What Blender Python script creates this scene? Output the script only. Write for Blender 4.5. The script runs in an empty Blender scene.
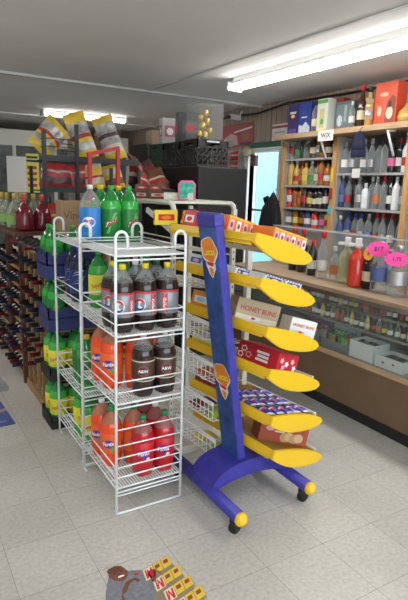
import bpy, math, random
from mathutils import Matrix, Vector, Euler
R = random.Random(7)
C = bpy.context.scene.collection
SC = bpy.context.scene
PI = math.pi
ORD = ['first','second','third','fourth','fifth','sixth','seventh','eighth','ninth','tenth','eleventh','twelfth','thirteenth',
 'fourteenth','fifteenth','sixteenth','seventeenth','eighteenth','nineteenth','twentieth']
TENS = {20:'twenty',30:'thirty',40:'forty'}
def nth(i):
    i += 1
    if i <= 20: return ORD[i-1]
    t, u = divmod(i, 10)
    return TENS[t*10] + '-' + ORD[u-1] if u else {30:'thirtieth',40:'fortieth'}[i]

# ------------------------------------------------------------------ materials
MATS = {}
def nodes(name):
    m = bpy.data.materials.new(name); m.use_nodes = True
    nt = m.node_tree; b = nt.nodes['Principled BSDF']
    return m, nt, b
def M(name, col, rough=.5, metal=0, spec=.5, noise=0, scale=30, emit=0, trans=0, coat=0):
    if name in MATS: return MATS[name]
    m, nt, b = nodes(name)
    b.inputs['Base Color'].default_value = (*col, 1)
    b.inputs['Roughness'].default_value = rough
    b.inputs['Metallic'].default_value = metal
    b.inputs['Specular IOR Level'].default_value = spec
    b.inputs['Transmission Weight'].default_value = trans
    b.inputs['Coat Weight'].default_value = coat
    if emit:
        b.inputs['Emission Color'].default_value = (*col, 1); b.inputs['Emission Strength'].default_value = emit
    if noise:
        tc = nt.nodes.new('ShaderNodeTexCoord'); n = nt.nodes.new('ShaderNodeTexNoise')
        n.inputs['Scale'].default_value = scale; n.inputs['Detail'].default_value = 4
        nt.links.new(tc.outputs['Object'], n.inputs['Vector'])
        r = nt.nodes.new('ShaderNodeValToRGB')
        r.color_ramp.elements[0].position = .3; r.color_ramp.elements[1].position = .7
        r.color_ramp.elements[0].color = (*[c*(1-noise) for c in col], 1)
        r.color_ramp.elements[1].color = (*[min(1, c*(1+noise)) for c in col], 1)
        nt.links.new(n.outputs['Fac'], r.inputs['Fac']); nt.links.new(r.outputs['Color'], b.inputs['Base Color'])
    MATS[name] = m; return m
def clear(name, col, gloss=.12, dens=.0, edge=.38):
    """thin clear plastic or glass: tinted see-through with a fresnel gloss; dens adds a milky body"""
    if name in MATS: return MATS[name]
    m = bpy.data.materials.new(name); m.use_nodes = True; nt = m.node_tree; nt.nodes.clear()
    out = nt.nodes.new('ShaderNodeOutputMaterial'); t = nt.nodes.new('ShaderNodeBsdfTransparent')
    g = nt.nodes.new('ShaderNodeBsdfPrincipled'); mix = nt.nodes.new('ShaderNodeMixShader')
    lw = nt.nodes.new('ShaderNodeLayerWeight'); lw.inputs['Blend'].default_value = .35
    t.inputs['Color'].default_value = (*col, 1)
    g.inputs['Base Color'].default_value = (*[c*.8 for c in col], 1); g.inputs['Roughness'].default_value = .12
    ma = nt.nodes.new('ShaderNodeMath'); ma.operation = 'MULTIPLY_ADD'
    ma.inputs[1].default_value = edge; ma.inputs[2].default_value = gloss + dens; ma.use_clamp = True
    nt.links.new(lw.outputs['Fresnel'], ma.inputs[0])
    nt.links.new(ma.outputs[0], mix.inputs['Fac'])
    nt.links.new(t.outputs[0], mix.inputs[1]); nt.links.new(g.outputs[0], mix.inputs[2])
    nt.links.new(mix.outputs[0], out.inputs['Surface'])
    MATS[name] = m; return m
def wood(name, col, col2, scale=6, axis='Z', rough=.5):
    if name in MATS: return MATS[name]
    m, nt, b = nodes(name)
    tc = nt.nodes.new('ShaderNodeTexCoord'); mp = nt.nodes.new('ShaderNodeMapping')
    s = {'X':(.08,1,1),'Y':(1,.08,1),'Z':(1,1,.08)}[axis]
    mp.inputs['Scale'].default_value = [v*scale*4 for v in s]
    n = nt.nodes.new('ShaderNodeTexNoise'); n.inputs['Scale'].default_value = 3; n.inputs['Detail'].default_value = 6
    r = nt.nodes.new('ShaderNodeValToRGB'); r.color_ramp.elements[0].position = .35; r.color_ramp.elements[1].position = .65
    r.color_ramp.elements[0].color = (*col, 1); r.color_ramp.elements[1].color = (*col2, 1)
    nt.links.new(tc.outputs['Object'], mp.inputs['Vector']); nt.links.new(mp.outputs[0], n.inputs['Vector'])
    nt.links.new(n.outputs['Fac'], r.inputs['Fac']); nt.links.new(r.outputs['Color'], b.inputs['Base Color'])
    b.inputs['Roughness'].default_value = rough
    MATS[name] = m; return m
def floor_mat():
    m, nt, b = nodes('vinyl_tile')
    tc = nt.nodes.new('ShaderNodeTexCoord'); mp = nt.nodes.new('ShaderNodeMapping')
    mp.inputs['Location'].default_value = (0, -1.459 + .305*5, 0)
    br = nt.nodes.new('ShaderNodeTexBrick'); br.offset = 0; br.squash = 1
    br.inputs['Scale'].default_value = 1; br.inputs['Brick Width'].default_value = .305; br.inputs['Row Height'].default_value = .305
    br.inputs['Mortar Size'].default_value = .0016; br.inputs['Mortar Smooth'].default_value = .6
    br.inputs['Color1'].default_value = (.60,.575,.535,1); br.inputs['Color2'].default_value = (.54,.52,.485,1)
    br.inputs['Mortar'].default_value = (.27,.255,.235,1)
    n = nt.nodes.new('ShaderNodeTexNoise'); n.inputs['Scale'].default_value = 60; n.inputs['Detail'].default_value = 5
    n2 = nt.nodes.new('ShaderNodeTexNoise'); n2.inputs['Scale'].default_value = 2.2; n2.inputs['Detail'].default_value = 4
    r = nt.nodes.new('ShaderNodeValToRGB'); r.color_ramp.elements[0].position = .3; r.color_ramp.elements[1].position = .62
    r.color_ramp.elements[0].color = (.80,.79,.77,1); r.color_ramp.elements[1].color = (1,1,1,1)
    r2 = nt.nodes.new('ShaderNodeValToRGB'); r2.color_ramp.elements[0].position = .3; r2.color_ramp.elements[1].position = .6
    r2.color_ramp.elements[0].color = (.88,.87,.86,1); r2.color_ramp.elements[1].color = (1,1,1,1)
    L = nt.links
    L.new(tc.outputs['Object'], mp.inputs['Vector']); L.new(mp.outputs[0], br.inputs['Vector'])
    L.new(tc.outputs['Object'], n.inputs['Vector']); L.new(tc.outputs['Object'], n2.inputs['Vector'])
    L.new(n.outputs['Fac'], r.inputs['Fac']); L.new(n2.outputs['Fac'], r2.inputs['Fac'])
    a = nt.nodes.new('ShaderNodeMixRGB'); a.blend_type = 'MULTIPLY'; a.inputs[0].default_value = 1
    c = nt.nodes.new('ShaderNodeMixRGB'); c.blend_type = 'MULTIPLY'; c.inputs[0].default_value = 1
    L.new(br.outputs['Color'], a.inputs[1]); L.new(r.outputs[0], a.inputs[2])
    L.new(a.outputs[0], c.inputs[1]); L.new(r2.outputs[0], c.inputs[2]); L.new(c.outputs[0], b.inputs['Base Color'])
    b.inputs['Roughness'].default_value = .42
    return m

white_wire = M('white_coated_wire', (.88,.90,.91), .35)
cream_metal = M('cream_metal', (.70,.69,.60), .45)
blue_plastic = M('royal_blue_plastic', (.042,.038,.33), .42, noise=.25, scale=25)
yellow_plastic = M('yellow_plastic', (.83,.51,.015), .42)
black_rubber = M('black_rubber', (.015,.015,.016), .6)
black_metal = M('black_metal', (.02,.02,.022), .5)
white_paper = M('white_paper', (.82,.82,.80), .7)
red_paint = M('red_paint', (.55,.02,.03), .45)
dark_wood = wood('dark_brown_wood', (.07,.022,.014), (.13,.04,.025), 5, 'Z')
pine = wood('pine_wood', (.32,.17,.06), (.44,.25,.10), 5, 'Z')
oak = wood('oak_wood', (.50,.27,.10), (.64,.38,.16), 6, 'Z')
oak_y = wood('oak_board', (.46,.30,.17), (.58,.40,.25), 6, 'Y')
grey_shelf = M('grey_shelf_metal', (.42,.42,.42), .4)

# ------------------------------------------------------------------ mesh building
class B:
    def __init__(s): s.v=[]; s.f=[]; s.mi=[]; s.sm=[]; s.mats=[]; s.cur=0
    def mat(s, m):
        if m not in s.mats: s.mats.append(m)
        s.cur = s.mats.index(m); return s
    def add(s, vs, fs, smooth=False):
        o = len(s.v); s.v += [tuple(v) for v in vs]
        for f in fs: s.f.append([i+o for i in f]); s.mi.append(s.cur); s.sm.append(smooth)
        return s
    def box(s, x0,x1,y0,y1,z0,z1, mx=None):
        vs = [Vector((x,y,z)) for z in (z0,z1) for y in (y0,y1) for x in (x0,x1)]
        if mx: vs = [mx @ v for v in vs]
        return s.add(vs, [(0,2,3,1),(4,5,7,6),(0,1,5,4),(2,6,7,3),(0,4,6,2),(1,3,7,5)])
    def bbox(s, x0,x1,y0,y1,z0,z1, b=.004, mx=None):
        """box with chamfered edges"""
        b = min(b, (x1-x0)*.45, (y1-y0)*.45, (z1-z0)*.45)
        import bmesh
        bm = bmesh.new(); bmesh.ops.create_cube(bm, size=1)
        for v in bm.verts: v.co = Vector(((x0+x1)/2+v.co.x*(x1-x0), (y0+y1)/2+v.co.y*(y1-y0), (z0+z1)/2+v.co.z*(z1-z0)))
        bmesh.ops.bevel(bm, geom=bm.edges[:], offset=b, segments=2, affect='EDGES', profile=.6)
        vs = [v.co.copy() for v in bm.verts]; bm.verts.index_update()
        fs = [[v.index for v in f.verts] for f in bm.faces]; bm.free()
        if mx: vs = [mx @ v for v in vs]
        return s.add(vs, fs)
    def tube(s, pts, r, n=6, closed=False):
        P = [Vector(p) for p in pts]; N = len(P); vs=[]; fs=[]
        up = None
        for i,p in enumerate(P):
            if closed: d = P[(i+1)%N]-P[i-1]
            else: d = P[min(i+1,N-1)]-P[max(i-1,0)]
            d.normalize()
            if up is None:
                up = Vector((0,0,1)) if abs(d.z)<.9 else Vector((1,0,0))
            a = d.cross(up)
            if a.length < 1e-4: a = d.cross(Vector((0,1,0)))
            a.normalize(); b = a.cross(d); b.normalize(); up = b
            for k in range(n):
                t = 2*PI*k/n+PI/n; vs.append(p+a*r*math.cos(t)+b*r*math.sin(t))
        for i in range(N if closed else N-1):
            j=(i+1)%N
            for k in range(n): fs.append((i*n+k, i*n+(k+1)%n, j*n+(k+1)%n, j*n+k))
        if not closed: fs += [tuple(range(n))[::-1], tuple(range((N-1)*n, N*n))]
        return s.add(vs, fs, n>4)
    def lathe(s, prof, n=20, cap0=True, cap1=True, mx=None, lobes=0, amp=0, sq=0):
        """prof: list of (r,z[,mat])"""
        for i in range(len(prof)-1):
            pass
        vs=[]
        for p in prof:
            r,z=p[0],p[1]
            for k in range(n):
                t=2*PI*k/n; rr=r
                if lobes and z<p_lob: rr = r*(1-amp*(.5+.5*math.cos(lobes*t)))
                if sq:
                    c,si=abs(math.cos(t)),abs(math.sin(t)); rr = r/((c**sq+si**sq)**(1/sq))*.93
                v=Vector((rr*math.cos(t), rr*math.sin(t), z)); vs.append(mx@v if mx else v)
        o=len(s.v); s.v += [tuple(v) for v in vs]
        for i in range(len(prof)-1):
            if len(prof[i])>2 and prof[i][2]: s.mat(prof[i][2])
            for k in range(n):
                s.f.append([o+i*n+k,o+i*n+(k+1)%n,o+(i+1)*n+(k+1)%n,o+(i+1)*n+k]); s.mi.append(s.cur); s.sm.append(True)
        if cap0: s.f.append([o+k for k in range(n)][::-1]); s.mi.append(s.cur); s.sm.append(False)
        if cap1: s.f.append([o+(len(prof)-1)*n+k for k in range(n)]); s.mi.append(s.cur); s.sm.append(False)
        return s
    def prism(s, poly, d0, d1, mx=None, axes='xz'):
        """extrude polygon; axes xz -> along y"""
        n=len(poly); vs=[]
        for d in (d0,d1):
            for a,b in poly:
                v = Vector((a,d,b)) if axes=='xz' else Vector((a,b,d)) if axes=='xy' else Vector((d,a,b))
                vs.append(mx@v if mx else v)
        fs=[tuple(range(n)), tuple(range(n,2*n))[::-1]]+[(i,n+i,n+(i+1)%n,(i+1)%n) for i in range(n)]
        return s.add(vs, fs)
    def sphere(s, c, r, n=12, sx=1, sy=1, sz=1, mx=None):
        vs=[]; m=n//2+1; fs=[]
        for i in range(m):
            a=PI*i/(m-1)
            for k in range(n):
                t=2*PI*k/n; v=Vector((c[0]+r*sx*math.sin(a)*math.cos(t), c[1]+r*sy*math.sin(a)*math.sin(t), c[2]+r*sz*math.cos(a)))
                vs.append(mx@v if mx else v)
        for i in range(m-1):
            for k in range(n): fs.append((i*n+k,(i+1)*n+k,(i+1)*n+(k+1)%n,i*n+(k+1)%n))
        return s.add(vs,fs,True)
    def mesh(s, name):
        me = bpy.data.meshes.new(name); me.from_pydata(s.v, [], s.f)
        for m in s.mats: me.materials.append(m)
        me.polygons.foreach_set('material_index', s.mi); me.polygons.foreach_set('use_smooth', s.sm)
        import bmesh
        bm = bmesh.new(); bm.from_mesh(me); bmesh.ops.recalc_face_normals(bm, faces=bm.faces[:]); bm.to_mesh(me); bm.free()
        me.update(); return me
    def build(s, name, parent=None, label=None, mat=None):
        if mat: s.mats=[mat]; s.mi=[0]*len(s.f)
        o = bpy.data.objects.new(name, s.mesh(name)); C.objects.link(o)
        if parent: o.parent = parent
        if label: o['label']=label
        return o
p_lob=.03
def tag(o, label=None, cat=None, group=None, kind=None):
    if label: o['label']=label
    if cat: o['category']=cat
    if group: o['group']=group
    if kind: o['kind']=kind
    return o
def empty(name, label, cat, loc=(0,0,0), rz=0, group=None):
    o = bpy.data.objects.new(name, None); C.objects.link(o); o.empty_display_size=.05
    o.location=loc; o.rotation_euler=(0,0,rz); return tag(o,label,cat,group)
KIDS={}
def dup(o, loc=None, rz=None, label=None, group=None, mx=None):
    def cp(q, par):
        c=q.copy(); C.objects.link(c)
        if par: c.parent=par
        for ch in q.children: cp(ch, c)
        return c
    r=cp(o,None)
    if loc is not None: r.location=loc
    if rz is not None: r.rotation_euler=(0,0,rz)
    if mx is not None: r.matrix_basis=mx
    if label: r['label']=label
    if group: r['group']=group
    return r
def struct(o): o['kind']='structure'; return o
TXT={}
def text_data(s, size):
    k=(s,size)
    if k in TXT: return TXT[k]
    cu=bpy.data.curves.new('t','FONT'); cu.body=s; cu.size=size; cu.align_x='CENTER'; cu.align_y='CENTER'; cu.resolution_u=3
    cu.offset=size*.018
    t=bpy.data.objects.new('t',cu); C.objects.link(t); bpy.context.view_layer.update()
    me=bpy.data.meshes.new_from_object(t.evaluated_get(bpy.context.evaluated_depsgraph_get()))
    r=([v.co.copy() for v in me.vertices],[list(p.vertices) for p in me.polygons])
    bpy.data.objects.remove(t); bpy.data.curves.remove(cu); bpy.data.meshes.remove(me)
    TXT[k]=r; return r
def lettering(s, size, mat, parent, mx=None, bend=0, z=0, ang=-PI/2, slant=0, stretch=1, name='lettering', b=None):
    """flat text faces in XY (mx) or wrapped on a cylinder of radius bend at height z"""
    vs,fs=text_data(s,size); out=[]
    for v in vs:
        x,y=v.x*stretch,v.y; c,si=math.cos(slant),math.sin(slant); x,y=x*c-y*si, x*si+y*c
        if bend: 
            t=ang+x/bend; out.append(Vector((bend*math.cos(t),bend*math.sin(t),z+y)))
        else: out.append(mx@Vector((x,y,0)))
    q = b or B(); q.mat(mat).add(out,fs)
    if b: return q
    return q.build(name,parent)
def bent(poly, Rr, z, ang, mat, b):
    """polygon (fan of small pieces) wrapped on a cylinder"""
    vs=[]
    for x,y in poly:
        t=ang+x/Rr; vs.append(Vector((Rr*math.cos(t),Rr*math.sin(t),z+y)))
    c=sum(vs,Vector())/len(vs); rr=math.hypot(c.x,c.y); c.x*=Rr/rr; c.y*=Rr/rr
    n=len(vs); b.mat(mat).add(vs+[c],[(i,(i+1)%n,n) for i in range(n)])
def ell(rx, ry, n=18, cx=0, cy=0, a0=0, a1=2*PI, wob=0):
    return [(cx+rx*(1+wob*math.cos(5*t))*math.cos(t), cy+ry*(1+wob*math.cos(5*t))*math.sin(t)) for t in [a0+(a1-a0)*i/(n-1 if a1-a0<6.2 else n) for i in range(n)]]
def burst(rx, ry, n=14, k=.75):
    return [((rx if i%2==0 else rx*k)*math.cos(PI*i/n), (ry if i%2==0 else ry*k)*math.sin(PI*i/n)) for i in range(2*n)]
EXPOSURE=0.55; SKY=3.8; TUBE=17.0
# ------------------------------------------------------------------ camera
cam = bpy.data.cameras.new('camera'); co = bpy.data.objects.new('camera', cam); C.objects.link(co); SC.camera = co
r_ = Vector((0.85972159,-0.50983018,0.03085423)); u_ = Vector((0.07963744,0.1934711,0.9778685)); f_ = Vector((0.50451627,0.83823751,-0.20693285))
mx = Matrix((r_,u_,-f_)).transposed().to_4x4(); mx.translation = (0,0,1.51); co.matrix_world = mx
cam.sensor_fit='VERTICAL'; cam.sensor_height=36; cam.lens=523.56/600*36; cam.clip_start=.05
SC.view_settings.view_transform='Standard'; SC.view_settings.look='None'; SC.view_settings.gamma=1
SC.view_settings.exposure=EXPOSURE
SC.view_settings.use_curve_mapping=False
w = bpy.data.worlds.new('daylight'); SC.world=w; w.use_nodes=True
w.node_tree.nodes['Background'].inputs[0].default_value=(.80,.90,1,1); w.node_tree.nodes['Background'].inputs[1].default_value=SKY

# ------------------------------------------------------------------ room
CZ=2.55; X0,X1,Y0,Y1=-2.2,4.1,-2.4,11.4; T=.12
DY0,DY1,DZ=5.14,5.76,1.99
o=B().box(X0,X1+2.6,Y0,Y1,-.1,0).build('floor',mat=floor_mat()); struct(o)
ceil=M('painted_ceiling',(.78,.77,.755),.8,noise=.05,scale=1.3)
struct(B().box(X0-T,X1+T,Y0-T,Y1+T,CZ,CZ+.1).build('ceiling',mat=ceil))
wallp=M('painted_wall',(.55,.53,.49),.8); 
panel=wood('wall_panelling',(.30,.22,.16),(.40,.31,.24),3,'Z')
b=B().mat(panel).box(X1,X1+T,Y0,DY0,0,CZ).box(X1,X1+T,DY1,Y1,0,CZ).box(X1,X1+T,DY0,DY1,DZ+.12,CZ)
k=Y0
b.mat(M('panel_groove',(.09,.06,.04),.7))
for i in range(60):
    y=4.95+i*.1
    if DY0<y<DY1: b.box(X1-.002,X1,y,y+.006,DZ+.13,CZ)
    else: b.box(X1-.002,X1,y,y+.006,0,CZ)
struct(b.build('wall_right'))
struct(B().box(X0-T,X0,Y0,Y1,0,CZ).build('wall_left',mat=wallp))
struct(B().box(X0-T,X1+T,Y1,Y1+T,0,CZ).build('wall_back',mat=wallp))
b=B().box(X0,X1,Y0-T,Y0,0,.5).box(X0,X1,Y0-T,Y0,2.3,CZ).box(X0,X0+.3,Y0-T,Y0,.5,2.3).box(X1-.3,X1,Y0-T,Y0,.5,2.3)
struct(b.build('wall_front',mat=wallp))
wf=struct(B().box(X0+.3,X1-.3,Y0-.09,Y0-.03,.5,.56).box(X0+.3,X1-.3,Y0-.09,Y0-.03,2.24,2.3).box(.9,.96,Y0-.09,Y0-.03,.56,2.24).box(X0+.3,X0+.36,Y0-.09,Y0-.03,.56,2.24).box(X1-.36,X1-.3,Y0-.09,Y0-.03,.56,2.24).build('window_1',mat=M('aluminium',(.5,.5,.5),.4,1)))
B().box(X0+.36,X1-.36,Y0-.065,Y0-.06,.56,2.24).build('pane',wf,mat=clear('window_glass',(.95,.98,.97),.02,0,.1))
# door in the right wall, open to the day
b=B().mat(white_paper)
b.box(X1-.03,X1+T,DY1,DY1+.09,0,DZ).box(X1-.03,X1+T,DY0-.05,DY0,0,DZ).box(X1-.03,X1+T,DY0-.05,DY1+.09,DZ,DZ+.05)
d=struct(b.build('door_1'))
B().box(X1-.02,X1+.05,DY0,DY1,DZ+.05,DZ+.12).build('header_board',d,mat=M('dark_green_board',(.02,.13,.09),.6))
b=B().box(X1+.05,X1+.09,DY0,DY0+.03,.0,DZ).box(X1+.05,X1+.09,DY1-.03,DY1,.0,DZ)
for z in (.9,1.25): b.box(X1+.05,X1+.09,DY0,DY1,z,z+.03)
b.build('screen_frame',d,mat=M('aluminium',(.5,.5,.5),.4,1))
struct(B().box(X1+2.4,X1+2.5,3.0,11.3,0,3).build('wall_outside',mat=M('cyan_daylight_tint',(.26,.54,.60),.8)))  # backdrop wall added outside; cyan of the daylight put into its colour
# ceiling seams / conduit
trim=M('white_trim',(.60,.60,.59),.6)
for i,y in enumerate((5.55,8.6)): struct(B().box(X0,X1,y,y+.05,CZ-.022,CZ).box(X0,X1,y+.065,y+.085,CZ-.012,CZ).build('trim_%d'%(i+1),mat=trim))
struct(B().box(2.55,2.58,Y0,5.55,CZ-.008,CZ).build('trim_3',mat=trim))
struct(B().mat(black_rubber).tube([(X1-.03,6.9,CZ-.12),(X1-.03,6.3,CZ-.07),(X1-.03,5.6,CZ-.09),(X1-.03,5.0,CZ-.03),(X1-.03,4.2,CZ-.05),(X1-.03,2,CZ-.04)],.012).build('trim_4'))
struct(B().box(X1-.014,X1,Y0,DY0-.05,0,.1).build('baseboard_right',mat=black_rubber))

def ceiling_light(x,y,l,along_y,label,grp='fluorescent ceiling lights',z=CZ,st=1):
    t=empty('ceiling_light',label,'light',(x,y,z),0 if along_y else -PI/2,grp)
    if z<CZ: B().mat(M('fixture_white',(.75,.75,.74),.5)).box(-.05,.05,-l/2+.05,l/2-.05,-.002,CZ-z).build('mounting_plate',t)
    B().mat(M('fixture_white',(.75,.75,.74),.5)).prism([(-.07,-.035),(.07,-.035),(.05,-.002),(-.05,-.002)],-l/2,l/2).build('housing',t)
    for s in (-1,1): B().mat(M('fixture_white',(.75,.75,.74),.5)).bbox(-.082,.082,s*l/2-.015,s*l/2+.015,-.085,-.002,.006).build('end_cap',t)
    B().mat(M('glowing_diffuser',(1,.97,.93),.4,emit=TUBE*st)).prism([(-.074,-.036),(-.07,-.058),(-.045,-.072),(.045,-.072),(.07,-.058),(.074,-.036)],-l/2+.016,l/2-.016).build('diffuser',t)
    B().mat(M('fixture_white',(.75,.75,.74),.5)).bbox(-.077,.077,-.012,.012,-.075,-.036,.004).build('clip',t)
    return t
ceiling_light(2.95,3.36,2.2,True,'long fluorescent ceiling light running above the bottle counter',z=CZ-.03)
ceiling_light(2.62,7.95,1.25,False,'short fluorescent ceiling light far back above the chip display',)
ceiling_light(.2,.0,2.4,True,'added unseen fluorescent ceiling light above the aisle in front of the racks')  # unseen fixture, added to light the room from the camera side
ceiling_light(2.95,.2,2.4,True,'added unseen fluorescent ceiling light at the near end above the counter')  # added lamp out of frame, continues the row over the counter
ceiling_light(-.7,4.6,2.4,True,'added unseen fluorescent ceiling light above the wine aisle on the left')  # extra lamp added out of view to light the left side

# ------------------------------------------------------------------ soda bottles
def pet(name,col): return M(name,col,.13,coat=.3)
HEAD=clear('clear_pet',(.86,.88,.88),.16)
GREENH=M('green_pet',(.02,.30,.06),.12,trans=.25,coat=.3)
def cap_mat(c): return M('cap_'+c,{'yellow':(.85,.68,.02),'white':(.8,.8,.8),'green':(.02,.25,.09),'light green':(.06,.45,.09),'orange':(.8,.25,.02),'blue':(.03,.06,.4),'grey':(.5,.5,.5),'red':(.65,.03,.03),'black':(.02,.02,.02)}[c],.45)
def soda(kind,cap):
    liq={'cola':(.025,.012,.010),'lemon-lime':(.03,.40,.05),'grapefruit':(.05,.42,.06),'orange':(.85,.075,.012),'strawberry':(.50,.012,.022),'root beer':(.03,.014,.012),'blue':(.008,.010,.045),'ginger':None}[kind]
    lq=pet('drink_'+kind.replace(' ','_').replace('-','_'),liq) if liq else clear('ginger_ale',(.90,.93,.86),.14)
    green=kind in('lemon-lime','grapefruit')
    top=GREENH if green else HEAD
    if kind=='orange': top=clear('orange_head',(.95,.42,.26),.2,.30)
    if kind=='strawberry': top=clear('red_head',(.85,.30,.30),.2,.25)
    if kind=='blue': top=clear('navy_head',(.08,.10,.24),.2,.25)
    t=empty('soda_bottle','', 'bottle')
    b=B()
    b.lathe([(.032,0,lq),(.044,.003,lq),(.050,.016,lq),(.0535,.045,lq),(.0535,.17,lq),(.0545,.185,lq),(.0535,.205,lq),(.047,.228,top),(.036,.250,top),(.024,.267,top),(.016,.276,top),(.0135,.280,top),(.0135,.290,top)],20,lobes=5,amp=.13)
    b.build('bottle_body',t)
    B().mat(cap_mat(cap)).lathe([(.0155,.283),(.0155,.302),(.0142,.305)],14).build('cap',t)
    z0,z1={'lemon-lime':(.045,.185),'grapefruit':(.075,.18),'cola':(.075,.185),'orange':(.075,.18),'strawberry':(.075,.18),'root beer':(.08,.18),'blue':(.055,.185),'ginger':(.025,.19)}[kind]
    lm={'cola':M('silver_label',(.26,.27,.30),.3,.3),'lemon-lime':M('deep_green_label',(.015,.20,.035),.35),'grapefruit':M('yellow_label',(.78,.72,.05),.4),'orange':M('orange_label',(.85,.12,.02),.4),
        'strawberry':M('red_label',(.60,.015,.03),.4),'root beer':M('brown_label',(.07,.03,.025),.4),'blue':M('blue_label',(.02,.035,.18),.35),'ginger':M('sky_blue_label',(.03,.22,.62),.35)}[kind]
    r=.0548
    l=B().mat(lm).lathe([(r-.0008,z0),(r,z0+.001),(r,z1-.001),(r-.0008,z1)],24,False,False)
    W=M('print_white',(.85,.85,.85),.5); RR=r+.0006; zc=(z0+z1)/2; A=-PI/2
    red=M('print_red',(.65,.02,.03),.5); nav=M('print_navy',(.02,.04,.30),.5)
    if kind=='cola':
        l.mat(red).lathe([(r+.0003,z1-.010),(r+.0004,z1-.008),(r+.0003,z1-.001)],24,False,False)
        L=l.build('label',t); e=B()
        for a in (A-.35,):
            bent(ell(.030,.030),RR,zc-.004,a,W,e)
            bent([(.0275*math.cos(t_),.0275*math.sin(t_)) for t_ in [PI*.06+PI*.88*i/10 for i in range(11)]],RR+.0013,zc-.004,a,red,e)
            bent([(.0275*math.cos(t_),.0275*math.sin(t_)) for t_ in [-PI*.14-PI*.72*i/10 for i in range(11)]],RR+.0013,zc-.004,a,nav,e)
        e.build('emblem',L)
        q=B()
        for a in (A+.75,): lettering('PEPSI',.022,W,L,bend=RR+.0006,z=zc-.004,ang=a+.1,slant=PI/2,b=q)
        bent([(-.013,-.048),(.013,-.048),(.013,.044),(-.013,.044)],RR,zc-.002,A+.85,red,q)
        q.build('lettering',L)
    elif kind=='lemon-lime':
        L=l.build('label',t); e=B(); lg=M('print_lime',(.12,.55,.08),.5)
        for a in (A,):
            bent([(-.03,-.055),(-.012,-.05),(.0,-.01),(-.012,-.02)],RR,zc,a,lg,e); bent([(.03,.055),(.012,.05),(-.002,.012),(.014,.02)],RR,zc,a,lg,e)
            bent([(-.031,-.024),(.022,.008),(.031,.034),(-.022,.004)],RR+.0004,zc,a,W,e)
        e.build('emblem',L); q=B()
        for a in (A,): lettering('Dew',.034,red,L,bend=RR+.001,z=zc+.005,ang=a,slant=.5,b=q)
        q.build('lettering',L)
    elif kind=='grapefruit':
        L=l.build('label',t); q=B()
        for a in (A,): lettering('Squirt',.030,red,L,bend=RR,z=zc,ang=a,slant=.3,b=q)
        q.build('lettering',L)
    elif kind in('orange','strawberry'):
        L=l.build('label',t); e=B(); blu=M('print_blue',(.03,.05,.35),.5) if kind=='orange' else M('print_purple',(.10,.03,.30),.5)
        for a in (A,):
            bent(ell(.036,.021,18,wob=.08),RR,zc,a,blu,e)
            bent(ell(.010,.010,10,.022,-.028),RR+.0002,zc,a,M('print_leaf',(.1,.4,.05),.5) if kind=='orange' else W,e)
        e.build('emblem',L); q=B()
        for a in (A,): lettering('Fanta',.027,W,L,bend=RR+.0006,z=zc,ang=a,slant=.12,b=q)
        q.build('lettering',L)
    elif kind=='root beer':
        L=l.build('label',t); e=B()
        tan=M('print_tan',(.55,.45,.35),.5)
        l2=B().mat(tan).lathe([(r+.0004,z1-.007),(r+.0004,z1-.001)],24,False,False); l2.build('label_band',L)
        B().mat(tan).lathe([(r+.0004,z0+.001),(r+.0004,z0+.007)],24,False,False).build('label_band',L)
        for a in (A,): bent(ell(.026,.026),RR,zc,a,M('print_maroon',(.35,.05,.04),.5),e); bent(ell(.022,.022),RR+.0003,zc,a,M('brown_label',(.07,.03,.025),.4),e)
        e.build('emblem',L); q=B()
        for a in (A,): lettering('A&W',.020,W,L,bend=RR+.0008,z=zc,ang=a,b=q)
        q.build('lettering',L)
    elif kind=='blue':
        L=l.build('label',t); e=B(); lb=M('print_pale_blue',(.45,.55,.85),.5); lm2=M('print_lime',(.12,.55,.08),.5)
        for a in (A,):
            for i in range(7):
                y=-.05+i*.016; x=.012*math.sin(i*2.1)
                bent([(x-.03,y),(x+.02,y+.008),(x+.032,y+.02),(x-.012,y+.008)],RR+.0002*i,zc,a,[lb,nav,W,lb,lm2,lb,W][i],e)
        e.build('emblem',L)
    elif kind=='ginger':
        L=l.build('label',t); e=B()
        for a in (A,):
            bent(ell(.034,.027),RR,zc+.012,a,W,e); bent(ell(.029,.008,14,0,-.045),RR,zc,a,M('print_teal',(.05,.45,.40),.5),e)
        e.build('emblem',L); q=B()
        for a in (A,):
            lettering('Canada',.017,red,L,bend=RR+.0006,z=zc+.021,ang=a,slant=.15,b=q); lettering('Dry',.019,red,L,bend=RR+.0006,z=zc+.003,ang=a,slant=.15,b=q)
        q.build('lettering',L)
    return t
PROTO={}
def put_soda(kind,cap,x,y,z,label,grp,jit=0):
    rz=math.atan2(-x,y)+jit
    k=(kind,cap)
    if k not in PROTO:
        o=PROTO[k]=soda(kind,cap); o.location=(x,y,z); o.rotation_euler=(0,0,rz); return tag(o,label,'bottle',grp)
    return dup(PROTO[k],(x,y,z),rz,label,grp)

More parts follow.
